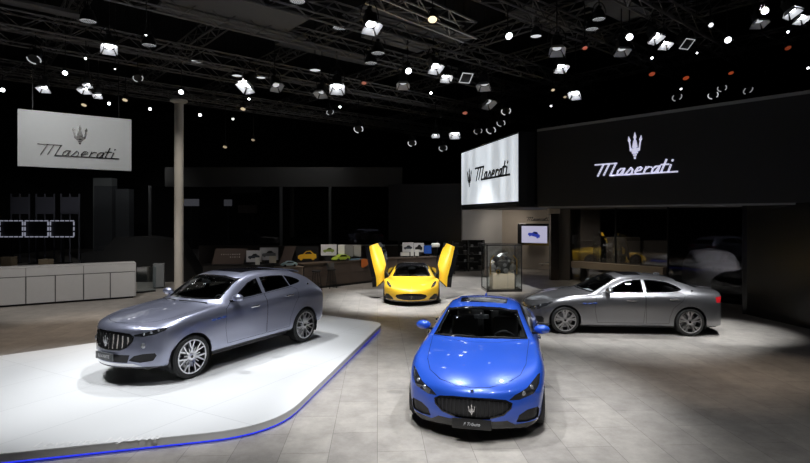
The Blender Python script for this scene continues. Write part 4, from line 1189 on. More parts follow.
# framed prints and boards
CW_ = mat('print_white', (.62, .62, .64), .6)
def easel_print(name, label, px0, px1, py0, py1, Y, board_m, pic=None, frame_m=None, shear=0.0, cat='print', zb=None, group=None):
    c, w, h = rect_on(px0, px1, py0, py1, Y)
    base = zb if zb is not None else c.z-h/2
    t = thing(name, label, cat, (c.x, c.y, base), radians(-c.x/c.y*20), group)
    m = MB(); s = shear*w
    off = c.z-h/2-base
    if off < 0: h += off; off = 0
    q = [(-w/2, 0), (w/2-s, 0), (w/2, h), (-w/2+s, h)]
    m.prism(q, Matrix.Translation(V3((0, 0, off))) @ MT, -.03, 0); m.build('board', board_m, t, False)
    m = MB(); m.box((0, .12, off/2+.02), (w*.5, .18, off+.04) if off > .05 else (w*.5, .18, .03)); m.box((0, .05, off+h*.3), (.03, .04, h*.6)); m.build('stand', BLACK, t, False)
    if pic:
        car_picture('picture', w*pic[1], h*pic[2], pic[0], t, Matrix.Translation(V3((0, -.001, off+h*.48))) @ MT)
    return t, w, h, off
sc_ = swall
bkc = thing('back_counter', 'low dark counter carrying prints behind the lavender grey car', 'counter', (0, 0, 0))
ca, cb = at(203, 262, 23.6), at(318, 262, 23.2); zc = .78
ca.z = cb.z = 0
board('carcass', ca, cb, .06, zc-.03, .6, mat('counter_dark', (.03, .027, .025), .5), bkc); board('worktop', ca+V3((0, -.03, 0)), cb+V3((0, -.03, 0)), zc-.03, zc, .68, BLACK, bkc); board('plinth', ca+V3((.05, .08, 0)), cb+V3((-.05, .08, 0)), 0, .06, .4, BLACK, bkc)
BRB = mat('board_brown', (.10, .072, .062), .5)
t, w, h, o_ = easel_print('lettered_board', 'slanted brown board with small pale lettering, behind the grey car roof', 212, 247, 248.5, 266, 23.7, BRB, None, shear=.12, cat='board', zb=zc)
m = MB(); random.seed(3)
for r, (n0, n1) in enumerate(((0, 9), (4, 9))):
    for q in range(n0, n1):
        x = -w*.22+q*w*.062; m.box((x, -.004, o_+h*(.62-.17*r)), (w*.03*random.uniform(.5, 1), .006, h*random.uniform(.04, .09)))
m.build('lettering', mat('board_letters', (.55, .52, .5), .5), t, False)
easel_print('brown_board', 'plain slanted brown board between the two white prints and the yellow car picture', 279, 296, 246.5, 265, 23.6, BRB, None, shear=.35, cat='board', zb=zc)
DKP = mat('picture_dark', (.04, .05, .07), .5); DGR = mat('picture_grey', (.16, .17, .18), .5)
easel_print('framed_print', 'white print of a dark car next to the lettered brown board', 246.5, 261.5, 250.5, 262, 23.8, CW_, (DKP, .75, .55), zb=zc)
easel_print('framed_print', 'white print of a grey car, higher and overlapping its neighbour on the counter', 260, 278, 247.5, 260, 24.0, CW_, (DGR, .75, .6), zb=zc)
PALE = mat('card_white', (.72, .72, .68), .6)
easel_print('white_card', 'upright white card below the print of the dark car', 255.3, 259.7, 257.5, 266, 23.4, PALE, None, cat='card', zb=zc)
easel_print('cream_card', 'small cream card under the print of the grey car', 269.3, 276, 256, 263, 23.4, mat('card_cream', (.60, .56, .46), .6), None, cat='card', zb=zc)
BLKB = mat('picture_black', (.012, .012, .013), .4)
easel_print('car_picture', 'black picture board showing a yellow car behind the stools', 296, 318.5, 246.5, 265, 23.7, BLKB, (mat('picture_yellow', (.75, .42, .02), .5), .82, .62), zb=zc)
easel_print('framed_print', 'white print of a green car between the yellow car picture and the grey monitor', 321, 336.5, 244.5, 255.5, 22.25, CW_, (mat('picture_green', (.22, .30, .06), .5), .72, .5), zb=1.04)
easel_print('white_monitor', 'white monitor with a dark corner right of the print of the green car', 338, 344.5, 244.8, 257, 22.55, PALE, None, cat='monitor', zb=1.04)
easel_print('grey_display', 'dark grey display panel behind the lime green model car', 345, 353, 245, 256.5, 22.85, mat('panel_grey', (.20, .20, .20), .6), None, cat='panel', zb=1.04)
easel_print('grey_display', 'lighter grey display panel beside the raised yellow door', 353.6, 361, 245, 256.5, 23.2, mat('panel_grey_light', (.33, .33, .30), .6), None, cat='panel', zb=1.04)
easel_print('framed_print', 'white print of a dark blue car seen over the yellow car roof', 402.5, 413.5, 242.5, 252, 24.5, CW_, (DKP, .75, .5), zb=1.04)
easel_print('framed_print', 'white print of a black shape next to the blue board', 413.9, 423.6, 243, 252, 24.7, CW_, (BLKB, .75, .75), zb=1.04)
easel_print('blue_board', 'bright blue board on the counter behind the yellow car', 424, 431.5, 245.5, 253.5, 24.85, mat('board_blue', (.015, .09, .45), .5), None, cat='board', zb=1.04)
t = thing('white_box', 'white rounded box on a stand right of the blue board', 'box', V3((1.45, 25.0, 1.04)), 0)
m = MB(); m.box((0, 0, .52), (.40, .25, .20), .06); m.build('box_body', PALE, t); m = MB(); m.box((0, .05, .22), (.05, .05, .44)); m.box((0, .05, .015), (.25, .2, .03)); m.build('stand', BLACK, t)
for i, (a, b, c, d, lab) in enumerate(((400.5, 409.5, 252.3, 256, 'wide white card lying below the print of the dark blue car'), (410.5, 413.8, 248.8, 256, 'upright white card, the left one of two over the yellow car roof'), (415, 418.8, 249.5, 256, 'upright white card, the right one of two over the yellow car roof'))):
    easel_print('white_card', lab, a, b, c, d, 24.3, PALE, None, cat='card', zb=1.04)

# stools
def stool(px, Y, label, back):
    p = at(px, 271, Y); t = thing('bar_stool', label, 'stool', (p.x, p.y, 0), radians(35))
    m = MB(); m.lathe([(0, .72), (.17, .72), (.19, .745), (.19, .775), (.17, .79), (0, .79)], None, 24); m.build('seat', BLACK, t)
    for q in range(4):
        a = pi/4+q*pi/2; m = MB(); m.tube([(.12*cos(a), .12*sin(a), .73), (.23*cos(a), .23*sin(a), 0)], .014, 8); m.build('leg', BLACK, t)
    m = MB(); N = 24
    for q in range(N):
        a0, a1 = 2*pi*q/N, 2*pi*(q+1)/N; m.tube([(.19*cos(a0), .19*sin(a0), .26), (.19*cos(a1), .19*sin(a1), .26)], .009, 6, False)
    m.build('foot_ring', BLACK, t)
    if back:
        m = MB(); rows = []
        for k in range(9):
            a = pi*.15+k*pi*.7/8
            rows.append([(.2*cos(a), .2*sin(a), .80), (.2*cos(a), .2*sin(a), 1.02), (.18*cos(a), .18*sin(a), 1.02), (.18*cos(a), .18*sin(a), .80)])
        V = [[m.bm.verts.new(p) for p in r] for r in rows]
        for a, b in zip(V, V[1:]):
            for k in range(4): m.bm.faces.new((a[k], a[(k+1) % 4], b[(k+1) % 4], b[k]))
        m.bm.faces.new(V[0]); m.bm.faces.new(V[-1]); m.build('backrest', LEATHER, t)
stool(316.5, 20.9, 'black bar stool without a back, next to the tan plinth', False)
stool(331.5, 21.5, 'black bar stool with a low curved back at the brown desk', True)

# shelving with merchandise
sh0, sh1 = V3((1.75, 28.0, 0)), V3((4.2, 28.0, 0))
su = thing('shelving_unit', 'low black shelving unit against the wall left of the glass case', 'shelf', (0, 0, 0))
SHM = mat('shelf_frame', (.10, .10, .10), .35, .6)
for q in range(4):
    x = 1.75+q*.817; m = MB(); m.box((x, 28.15, .83), (.05, .36, 1.66)); m.build('upright', SHM, su, False)
for q, z in enumerate((.06, .48, .88, 1.28, 1.65)):
    m = MB(); m.box((2.975, 28.15, z), (2.5, .36, .03)); m.build('shelf_board', BLACK, su, False)
m = MB(); m.box((2.975, 28.34, .84), (2.5, .02, 1.6)); m.build('back_panel', BLACK, su, False)
random.seed(11)
names = {0: ('black cap', 'cap'), 1: ('grey mug', 'mug'), 2: ('dark gift box', 'gift_box')}
ordn = ['first', 'second', 'third', 'fourth', 'fifth', 'sixth', 'seventh', 'eighth', 'ninth', 'tenth', 'eleventh', 'twelfth', 'thirteenth', 'fourteenth', 'fifteenth', 'sixteenth']
rown = ['bottom', 'lower middle', 'upper middle', 'top']
GMUG = mat('mug_grey', (.35, .35, .36), .3); GBOX = mat('gift_box_dark', (.05, .05, .055), .5); CAPM = mat('cap_cloth', (.03, .03, .032), .8)
for r, z in enumerate((.075, .495, .895, 1.295)):
    for q in range(6):
        x = 1.98+q*.40+(.02 if q % 2 else -.02); kd = (r+q) % 3
        lab = '%s, %s from the left on the %s shelf of the black unit' % (names[kd][0], ordn[q], rown[r])
        t = thing(names[kd][1], lab, names[kd][0].split()[-1], (x, 28.12, z), 0, 'goods on the low shelves')
        m = MB()
        if kd == 0:
            m.sphere((0, 0, .03), (.10, .12, .10), 14, 8); m.build('crown', CAPM, t); m = MB(); m.box((0, -.13, .03), (.15, .14, .012), .005); m.build('peak', CAPM, t)
        elif kd == 1:
            m.lathe([(0, 0), (.05, 0), (.055, .13), (.048, .13), (.045, .01), (0, .01)], None, 18); m.build('cup_body', GMUG, t)
            m = MB(); m.tube([(.05, 0, .03), (.09, 0, .04), (.09, 0, .10), (.05, 0, .11)], .009, 6); m.build('handle', GMUG, t)
        else:
            m.box((0, 0, .09), (.2, .16, .18), .004); m.build('box_body', GBOX, t, False); m = MB(); m.box((0, 0, .20), (.21, .17, .04), .004); m.build('lid', mat('lid_grey', (.14, .14, .14), .5), t, False)

# -- left background ------------------------------------------------------
for i, (u0, u1) in enumerate(((-1, 23.3), (24.3, 48.7), (49.7, 74.5))):
    lab = ['dashed white light frame at the left edge of the picture beyond the counter', 'dashed white light frame, the middle one of three beyond the counter', 'dashed white light frame nearest the grey hall pillar'][i]
    c, w, h = rect_on(u0, u1, 220.8, 236.8, 32.5)
    t = thing('dashed_light_rectangle', lab, 'light', (c.x, c.y, 0), 0, 'dashed light frames of the neighbouring booth')
    m = MB(); m.box((0, .12, c.z), (w*.97, .06, h*.95)); m.build('panel', mat('booth_panel_dark', (.012, .012, .016), .5), t, False)
    m = MB()
    for q in range(5):
        x = -w/2+w*(q+.5)/5
        for z in (c.z-h/2, c.z+h/2): m.box((x, 0, z), (w/5*.72, .05, .06))
    for q in range(3):
        z = c.z-h/2+h*(q+.5)/3
        for x in (-w/2+.04, w/2-.04): m.box((x, 0, z), (.06, .05, h/3*.7))
    m.build('light_dashes', mat('cool_led', (.3, .3, .35), .4, emit=(.60, .62, .78), estr=.34), t, False)
    m = MB(); m.box((0, .1, (c.z-h/2)/2), (.1, .1, c.z-h/2)); m.box((0, .1, .03), (.8, .6, .06)); m.build('stand', BLACK, t, False)
    c2, w2, h2 = rect_on(11+25*i, 29+25*i, 197, 214, 33.5)
    t = thing('booth_panel', ['dim grey panel above the leftmost dashed light frame', 'dim grey panel above the middle dashed light frame', 'dim grey panel above the dashed light frame by the pillar'][i], 'panel', (c2.x, c2.y, 0), 0, 'dim panels of the neighbouring booth')
    m = MB(); m.box((0, 0, c2.z), (w2, .08, h2)); m.build('sheet', mat('booth_sheet', (.13, .13, .16), .5), t, False)
    m = MB()
    for x in (-w2*.5, -.02, w2*.5): m.box((x, .02, c2.z/2+h2/4+.1), (.07, .07, c2.z+h2/2+.2))
    m.build('post', mat('booth_post', (.16, .16, .19), .5), t, False)
for (u0, u1, v0, v1, lab) in ((183, 199, 199, 206, 'small lit white panel far beyond the hall glass beside the cream column'), (224, 232, 199.5, 206, 'small lit panel far beyond the hall glass, right of its brighter neighbour'), (238, 257, 205, 213, 'dull brownish panel far beyond the hall glass')):
    c, w, h = rect_on(u0, u1, v0, v1, 38)
    t = thing('distant_panel', lab, 'panel', (c.x, c.y, 0))
    e = .10 if 'white' in lab else (.07 if 'brighter' in lab else .0)
    m = MB(); m.box((0, 0, c.z), (w, .05, h)); m.build('face', mat('distant_face_%d' % u0, (.10, .085, .075), .6, emit=(.6, .62, .7), estr=e) if e else mat('distant_face_brown', (.12, .09, .075), .6), t, False)
    m = MB(); m.box((0, .06, c.z/2), (.08, .08, c.z)); m.box((0, .06, .03), (.5, .5, .06)); m.build('post', BLACK, t, False)
t = thing('draped_counter', 'black draped counter rising to a peak beyond the white reception counter', 'counter', (0, 0, 0))
q = [at(86, 262, 24), at(88, 252, 24), at(108, 250, 24), at(121, 237, 24), at(150, 236, 24), at(180, 240, 24), at(205, 262, 24)]
m = MB(); zb_ = [(p.x, max(p.z, .0)) for p in q]; zb_ = [(zb_[0][0], 0)]+zb_[1:-1]+[(zb_[-1][0], 0)]
m.prism(zb_, Matrix.Translation(V3((0, 24.6, 0))) @ MT, 0, 1.1); m.build('drape', mat('drape_black', (.010, .010, .010), .9, noise=.2), t, False)
p = at(159, 270, 21.6); t = thing('grey_cabinet', 'small grey cabinet between the white counter and the cream column', 'cabinet', (p.x, p.y, 0), radians(20))
m = MB(); m.box((0, 0, .52), (.42, .4, .96), .01); m.build('body', mat('cabinet_grey', (.15, .16, .165), .5), t, False); m = MB(); m.box((0, -.205, .52), (.38, .01, .9)); m.build('door', mat('cabinet_door', (.17, .18, .185), .5), t, False); m = MB(); m.box((0, 0, .02), (.36, .34, .04)); m.build('foot', BLACK, t, False)
a, b = ground(137, 293.5), ground(156, 291.5)
t = thing('glass_barrier', 'low clear glass barrier beside the end of the white counter', 'barrier', (0, 0, 0))
board('pane', a, b, .06, 1.0, .012, glass('barrier_glass', (.80, .86, .88), .10), t); board('rail', a+V3((0, -.02, 0)), b+V3((0, -.02, 0)), .0, .06, .06, BLACK, t)
for (px, py, Y, w, h, lab) in ((9, 263, 21, .42, .5, 'tan carton standing behind the left end of the white counter'), (46, 262.5, 21.5, .40, .28, 'flat brown carton behind the middle of the white counter')):
    p = at(px, py, Y); t = thing('carton', lab, 'box', (p.x, p.y, 0))
    m = MB(); m.box((0, 0, p.z/2-h/4), (w+.2, .5, p.z-h/2), .01); m.build('pedestal', BLACK, t, False)
    m = MB(); m.box((0, 0, p.z), (w, .35, h), .01); m.build('carton_body', mat('carton_tan', (.20, .155, .10), .7), t, False)

# ------------------------------------------------------------------ ceiling rig
E1 = V3((.76, .65, 0)).normalized(); E2 = V3((E1.y, -E1.x, 0))
TRM = mat('truss_dark', (.16, .155, .15), .5, .3, noise=.2)
TRL = mat('truss_aluminium', (.42, .40, .37), .4, .7)
def truss(label, a, b, w, m, group='lighting trusses', dz=.0):
    a, b = V3(a), V3(b); d = (b-a); L = d.length; d.normalize(); s = V3((d.y, -d.x, 0))
    t = thing('lighting_truss', label, 'truss', a, 0, group)
    h = w/2; mb = MB(); r = w*.075
    for sy in (-1, 1):
        for sz in (-1, 1): mb.tube([s*h*sy+UP*h*sz, d*L+s*h*sy+UP*h*sz], r, 5)
    mb.build('chords', m, t)
    mb = MB(); n = max(2, int(L/(w*1.3)))
    for k in range(n):
        p0, p1 = d*(L*k/n), d*(L*(k+1)/n); e = 1 if k % 2 else -1
        for sy in (-1, 1): mb.tube([p0+s*h*sy-UP*h*e, p1+s*h*sy+UP*h*e], r*.6, 4, False)
        for sz in (-1, 1): mb.tube([p0-s*h*e+UP*h*sz, p1+s*h*e+UP*h*sz], r*.6, 4, False)
    mb.build('lattice', m, t)
    for q in (.08, .36, .64, .92):
        mb = MB(); mb.tube([d*L*q+UP*h, d*L*q+UP*(12.4-a.z)], .012, 5); mb.build('hoist_chain', BLACK, t)
    return t
def band(c, e, L): c = V3(c); return c-e*L/2, c+e*L/2
TRS = []
for i, off in enumerate((-13.5, -10.5, -7.5, -4.2, -1.0, 2.4, 5.6, 8.6)):
    c = V3((0, 20, 8.75 if i % 2 else 9.15))+E2*off
    a, b = band(c, E1, 34); TRS.append((a, b))
    truss('dark truss running away to the right, %s from the far left of the rig' % ordn[i], a, b, .46, TRM)
for i, off in enumerate((-10, -6.0, -2.0, 2.2, 6.4, 10.6)):
    c = V3((1, 19, 9.75 if i % 2 else 10.1))+E1*off
    a, b = band(c, E2, 34)
    truss('dark truss running towards the black fascia, %s from the camera' % ordn[i], a, b, .46, TRM)
p0, p1 = at(372, -2, 14.0), at(470, 26, 17.2)
truss('bright aluminium truss with a warm lamp on it, above the middle of the hall', (p0.x, p0.y, (p0.z+p1.z)/2), (p1.x, p1.y, (p0.z+p1.z)/2), .52, TRL)
BAF = mat('baffle_grey', (.13, .13, .13), .8, noise=.1)
for i, (u, v, Y, L, W_, lab) in enumerate(((215, 2, 15.5, 5.5, 1.6, 'large grey ceiling baffle at the top, left of the middle'), (235, 25, 18.0, 5.0, 1.0, 'smaller grey ceiling baffle below the large one'), (415, 26, 17.0, 4.5, 1.1, 'grey ceiling baffle right under the bright truss'), (398, 41, 18.8, 2.6, .9, 'small grey ceiling baffle behind the one under the bright truss'), (619, 7, 16.0, 2.2, 1.0, 'grey ceiling baffle at the top right'), (545, 20, 19.0, 3.0, 1.2, 'grey ceiling baffle above the white light box'), (330, 52, 22, 4.5, 1.0, 'grey ceiling baffle over the yellow car'), (20, 3, 15, 3.5, .5, 'narrow grey ceiling baffle in the top left corner'))):
    p = at(u, v, Y); t = thing('ceiling_baffle', lab, 'baffle', p, math.atan2(E1.y, E1.x), 'ceiling baffles')
    m = MB(); m.box((0, 0, 0), (L, W_, .10), .01); m.build('board', BAF, t, False)
    for x in (-L*.4, L*.4):
        m = MB(); m.tube([(x, 0, 0), (x, 0, 12.4-p.z)], .012, 5); m.build('hanger', BLACK, t)

LENS = {}
def lens_mat(k, col=(1, 1, 1)):
    key = 'lens_%s_%.2f_%.2f' % (k, col[0], col[2])
    return mat(key, (.5, .5, .5), .4, emit=col, estr=k)
BODY = mat('fixture_black', (.018, .018, .018), .5)
FLAP = mat('flap_inner', (.62, .62, .63), .4)
WARM = (1, .80, .52); COOL = (.93, .96, 1); RED = (1, .16, .05)

def zone(px):
    for lim, nm in ((50, 'over the left edge of the hanging sign'), (135, 'over the hanging sign'), (215, 'around the cream column top'), (300, 'above the hall beam'), (365, 'left of the yellow car, high up'), (415, 'above the blank screen, left side'), (470, 'above the blank screen, right side'), (530, 'above the white light box'), (600, 'above the start of the black fascia'), (680, 'above the lettering on the black fascia'), (745, 'above the right part of the black fascia'), (900, 'in the top right corner')):
        if px < lim: return nm
FIX = []
def orient(tilt, az):   # direction the lamp points to
    return V3((sin(radians(tilt))*cos(radians(az)), sin(radians(tilt))*sin(radians(az)), -cos(radians(tilt))))
def place(px, py, z):
    Y = (z-CH)*FPX/(HZ-py); 
    if Y > 27.5: Y = 27.5; z = CH+(HZ-py)/FPX*Y
    return at(px, py, Y)
COUNT = {}
KIND = {'down': 'round downlight', 'barn': 'barn-door spotlight', 'barnd': 'dim barn-door spotlight', 'par': 'tilted round spotlight', 'ring': 'ring-lit moving lamp', 'square': 'square-framed lamp', 'dot': 'small bright lamp', 'warm': 'small warm lamp', 'red': 'small red lamp'}
def fixture(kind, px, py, size, z=8.1, tilt=0, az=-90, k=1.0):
    p = place(px, py, z); D = size*p.y/FPX*(.8 if kind in ('dot', 'par') else 1)
    zn = zone(px); key = (kind, zn); COUNT[key] = COUNT.get(key, 0)+1
    FIX.append((kind, zn, px, None))
    name = {'down': 'downlight', 'barn': 'barn_door_spotlight', 'barnd': 'barn_door_spotlight', 'par': 'spotlight', 'ring': 'moving_head_lamp', 'square': 'moving_head_lamp', 'dot': 'pinspot_lamp', 'warm': 'pinspot_lamp', 'red': 'pinspot_lamp'}[kind]
    t = thing(name, 'x', 'lamp', p, 0, KIND[kind]+'s on the ceiling rig')
    FIX[-1] = (kind, zn, px, t, py)
    d = orient(tilt, az); M = aim((0, 0, 0), d); M.translation = V3((0, 0, 0))
    r = D/2
    top = V3((0, 0, 12.4-p.z)); hub = -d*r*.9
    m = MB(); m.tube([V3((hub.x, hub.y, r*1.9)), V3((hub.x, hub.y, 12.4-p.z))], .016, 6)
    m.box((hub.x, hub.y, r*1.9), (.12, .12, .08), .01); m.build('hanger', BODY, t)
    m = MB(); sx = V3(M.col[0][:3])
    arc = []
    for q in range(9):
        a = pi*q/8; arc.append(hub + sx*cos(a)*r*1.12 + UP*(sin(a)*r*1.9))
    m.tube(arc, max(.012, r*.06), 6); m.build('yoke', BODY, t)
    if kind in ('down', 'par', 'dot', 'warm', 'red'):
        Lb = {'down': 1.5, 'par': 2.2, 'dot': 2.4, 'warm': 2.2, 'red': 2.2}[kind]
        m = MB(); m.lathe([(0, -Lb*r), (r*.6, -Lb*r), (r*.95, -Lb*r*.4), (r*1.06, .05*r), (r*1.02, .10*r), (r*.98, .0), (0, -.02*r)], M, 24); m.build('housing', BODY, t)
        st = {'down': .62, 'par': 5.0, 'dot': 12.0, 'warm': .6, 'red': .25}[kind]*k
        col = {'warm': WARM, 'red': RED}.get(kind, COOL)
        m = MB(); m.lathe([(0, .10*r), (r*.6, .07*r), (r*.97, .015*r)], M, 24); m.build('lens', lens_mat(st, col), t)
        if kind == 'down' and size > 11:
            m = MB()
            for q in range(-3, 4):
                c = q*r*.27; e = math.sqrt(max(0, r*r-c*c))*.97
                m.box((c, 0, .13*r), (.02*r*1.5, 2*e, .05*r), 0, M); m.box((0, c, .13*r), (2*e, .02*r*1.5, .05*r), 0, M)
            m.build('louvre', BODY, t, False)
    elif kind in ('barn', 'barnd'):
        a = r*.62; dim = kind == 'barnd'
        m = MB(); m.box((0, 0, -a*1.0), (2*a, 2*a, 2*a), a*.15, M); m.lathe([(0, -3.0*a), (.7*a, -2.9*a), (.8*a, -2*a), (0, -1.9*a)], M, 16); m.build('housing', BODY, t)
        m = MB(); m.lathe([(0, .06*a), (.8*a, .03*a), (.9*a, 0)], M, 24); m.build('lens', lens_mat((.5 if dim else 14.0)*k, COOL), t)
        for q in range(4):
            R = M @ Matrix.Rotation(q*pi/2, 4, 'Z')
            f = MB(); o = 28 if q % 2 else 34
            ca, sa = cos(radians(o)), sin(radians(o)); Lf = a*1.25
            v = [(-a*.9, a*1.0, 0.02*a), (a*.9, a*1.0, 0.02*a), (a*1.35, a*1.0+Lf*sa, Lf*ca), (-a*1.35, a*1.0+Lf*sa, Lf*ca)]
            f.face([R @ V3(x) for x in v]); f.face([R @ (V3(x)+V3((0, .03*a, -.02*a))) for x in v][::-1])
            f.build('barn_door', FLAP, t, False, fix=False)
    elif kind == 'ring':
        m = MB(); m.lathe([(0, -2.2*r), (r*.7, -2.1*r), (r*.95, -.6*r), (r*.98, 0), (r*.7, -.02*r), (0, -.1*r)], M, 24); m.build('housing', BODY, t)
        for q0, q1 in ((-.4, 1.5), (2.5, 3.9)):
            pts = [M @ V3((r*.97*cos(q0+(q1-q0)*s/12), r*.97*sin(q0+(q1-q0)*s/12), .04*r)) for s in range(13)]
            m = MB(); m.tube(pts, r*.11, 6)
            m.build('light_ring', lens_mat(.55*k, COOL), t)
    elif kind == 'square':
        m = MB(); m.box((0, 0, -r*1.0), (r*1.6, r*1.6, r*1.8), r*.2, M); m.build('housing', BODY, t)
        m = MB()
        for (x, y, w, h) in ((0, .85, 1.8, .14), (0, -.85, 1.8, .14), (.85, 0, .14, 1.8), (-.85, 0, .14, 1.8)): m.box((x*r, y*r, .03*r), (w*r, h*r, .06*r), 0, M)
        m.build('light_frame', lens_mat(.40*k, COOL), t, False)
    return t
R_ = [
 # px, py, size
 ('down', 88, 21, 15, 8.6), ('down', 149, 45, 13, 8.6), ('down', 197, 61, 11, 8.6), ('down', 297.5, 1, 15, 8.6), ('down', 237, 75.5, 10, 8.6), ('down', 261, 77.5, 9, 8.6),
 ('down', 340, 27.5, 14, 8.6), ('down', 378, 53, 13, 8.6), ('down', 371, 63, 12, 8.6), ('down', 315, 70, 11, 8.6), ('down', 536, 36, 11, 8.6), ('down', 599, 19, 12, 8.6), ('down', 592, 29, 12, 8.6),
 ('barn', 109, 46, 15, 8.0, 25, -60), ('barn', 44, 87, 11, 7.8, 18, -80), ('barn', 85, 88.5, 11, 7.8, 15, -90), ('barn', 88, 84, 8, 7.9, 15, -90), ('barn', 98, 94, 9, 7.8, 15, -70),
 ('barn', 247, 84, 16, 8.0, 32, -120), ('barnd', 276, 85, 12, 8.0, 30, -50), ('barn', 371, 24, 18, 8.0, 22, -60), ('barn', 337, 86, 15, 8.0, 28, -80), ('barnd', 321, 92, 12, 8.0, 20, -110),
 ('barn', 435, 66, 14, 8.0, 28, -60), ('barn', 446, 76, 12, 8.0, 20, -80), ('barnd', 484, 84, 14, 8.0, 15, -110), ('barnd', 488, 102, 13, 7.8, 30, -50), ('barn', 435.5, 134, 8, 7.0, 15, -90), ('barn', 455, 133, 11, 7.0, 25, -100),
 ('barnd', 557, 48, 16, 8.0, 18, -100), ('barn', 561, 66, 13, 8.0, 22, -80), ('barn', 575, 93, 12, 7.8, 30, -120), ('barn', 655, 36, 14, 8.0, 28, -60), ('barn', 665, 43, 12, 8.0, 20, -80), ('barn', 791, 10, 15, 8.0, 28, -60), ('barn', 801, 17, 13, 8.0, 20, -80), ('barnd', 622, 49, 14, 8.0, 15, -90), ('barnd', 759, 21, 14, 8.0, 15, -90), ('barnd', 403, 83, 13, 8.0, 15, -90),
 ('par', 408.5, 71, 8, 8.0, 52, -70), ('par', 509, 36, 9, 8.0, 52, -70), ('par', 629.5, 37, 8.5, 8.0, 52, -110), ('par', 765, 11, 8.5, 8.0, 52, -110), ('par', 728, 40, 8, 8.0, 52, -100), ('par', 711, 25, 6, 8.0, 50, -100, .25),
 ('ring', 34, 59, 12, 8.0, 35, -80, .6), ('ring', 138, 78, 9, 8.0, 40, -60, .6), ('ring', 330, 112, 7, 8.0, 40, -60, .6), ('ring', 358.5, 129, 9, 7.4, 45, -90), ('ring', 412, 143, 8, 6.9, 45, -90), ('ring', 443, 148, 8, 6.8, 45, -90, .7), ('ring', 491, 130, 9, 7.0, 45, -110), ('ring', 501, 123, 8, 7.1, 45, -110, .8), ('ring', 506, 111, 9, 7.4, 45, -90), ('ring', 677, 97, 9, 8.0, 45, -90, .5), ('ring', 713, 95, 9, 8.2, 45, -110), ('ring', 722, 88, 8, 8.2, 45, -110, .6), ('ring', 748, 90, 9, 8.3, 45, -80, .4), ('ring', 478, 131, 8, 7.0, 40, -90, .4),
 ('square', 466, 78, 13, 8.0, 40, -70), ('square', 687, 44, 13, 8.0, 40, -70, .8),
 ('dot', 65, 73, 5.5, 8.0, 55, -70), ('dot', 2.5, 90, 5, 8.0, 55, -60), ('dot', 181, 92, 5.5, 8.0, 55, -80), ('dot', 109, 103.5, 3.5, 8.0, 55, -70), ('dot', 150, 109, 3.4, 8.0, 55, -70), ('dot', 200, 115, 3.6, 8.0, 55, -80), ('dot', 249, 99, 2.6, 8.0, 55, -80), ('dot', 115, 69, 2, 8.0, 50, -80, .4), ('dot', 431, 93, 3, 8.0, 50, -90), ('dot', 652, 58, 3, 8.0, 50, -90, .7), ('dot', 697, 53, 2.5, 8.2, 50, -90, .5), ('dot', 788, 32, 3, 8.2, 50, -100, .6), ('dot', 551, 106, 2.4, 7.6, 50, -90, .6), ('dot', 340, 107, 3, 8.0, 50, -90, .5), ('dot', 85.5, 58.5, 3, 8.0, 45, -90, .5), ('dot', 681, 89, 2.6, 8.2, 45, -90, .5), ('dot', 146, 35, 2.4, 8.0, 45, -90, .6), ('dot', 233, 119, 2.5, 8.0, 50, -80, .5), ('dot', 808, 68, 3, 8.2, 50, -100, .5),
 ('warm', 84, 105, 5, 8.0, 30, -90), ('warm', 125, 100, 5, 8.0, 30, -90), ('warm', 243, 109, 5, 8.0, 30, -90), ('warm', 432.5, 19.5, 9, 8.4, 30, -90, 2.4), ('warm', 553, 90, 3.5, 8.0, 35, -90), ('warm', 565, 97, 3.2, 8.0, 35, -90, .6), ('warm', 225, 147, 4, 7.2, 35, -90, .6), ('warm', 253, 140, 3.5, 7.2, 35, -90, .5),
 ('red', 364, 83, 5, 8.0, 30, -90), ('red', 465, 113, 5, 7.8, 30, -90), ('red', 585, 48, 5, 8.0, 30, -90, 1.4), ('red', 652, 74, 6, 8.2, 30, -90), ('red', 686, 78, 6, 8.2, 30, -90), ('red', 731, 73, 5, 8.3, 30, -90), ('red', 788, 48, 6, 8.3, 30, -90, .6),
]
for f in R_: fixture(*f)
seen = {}
for kind, zn, px, t, py in sorted(FIX, key=lambda f: (f[0], f[1], f[2])):
    i = seen.get((kind, zn), 0); seen[(kind, zn)] = i+1
    n = COUNT[(kind, zn)]
    t['label'] = ('%s %s' % (KIND[kind], zn)) if n == 1 else '%s %s, %s from the left' % (KIND[kind], zn, ordn[i])

# ------------------------------------------------------------------ light
def spot(p, target, power, cone=40, blend=.6, r=.12, col=(.96, .98, 1)):
    l = bpy.data.lights.new('spot_lamp', 'SPOT'); l.energy = power; l.spot_size = radians(cone); l.spot_blend = blend; l.shadow_soft_size = r; l.color = col
    o = bpy.data.objects.new('spot_lamp', l); link(o); o.location = p
    o.rotation_euler = (V3(target)-V3(p)).to_track_quat('-Z', 'Y').to_euler(); return o
# white platform
spot((-6.5, 7.0, 8.2), (-5.2, 9.2, .14), 1500, 52)
spot((-2.2, 8.0, 8.2), (-3.4, 9.0, .14), 1280, 46)
spot((-4.6, 12.6, 8.2), (-3.9, 11.0, .14), 1350, 50)
spot((-1.6, 13.2, 8.2), (-2.2, 12.2, .14), 1000, 40)
spot((-7.6, 9.6, 8.2), (-6.9, 9.2, .14), 900, 46)
# blue car
spot((1.0, 5.0, 8.2), (1.2, 7.8, .4), 1500, 42)
spot((3.4, 9.6, 8.2), (1.6, 9.4, .4), 1500, 44)
spot((-.6, 9.2, 8.2), (.9, 8.0, .2), 1500, 44)
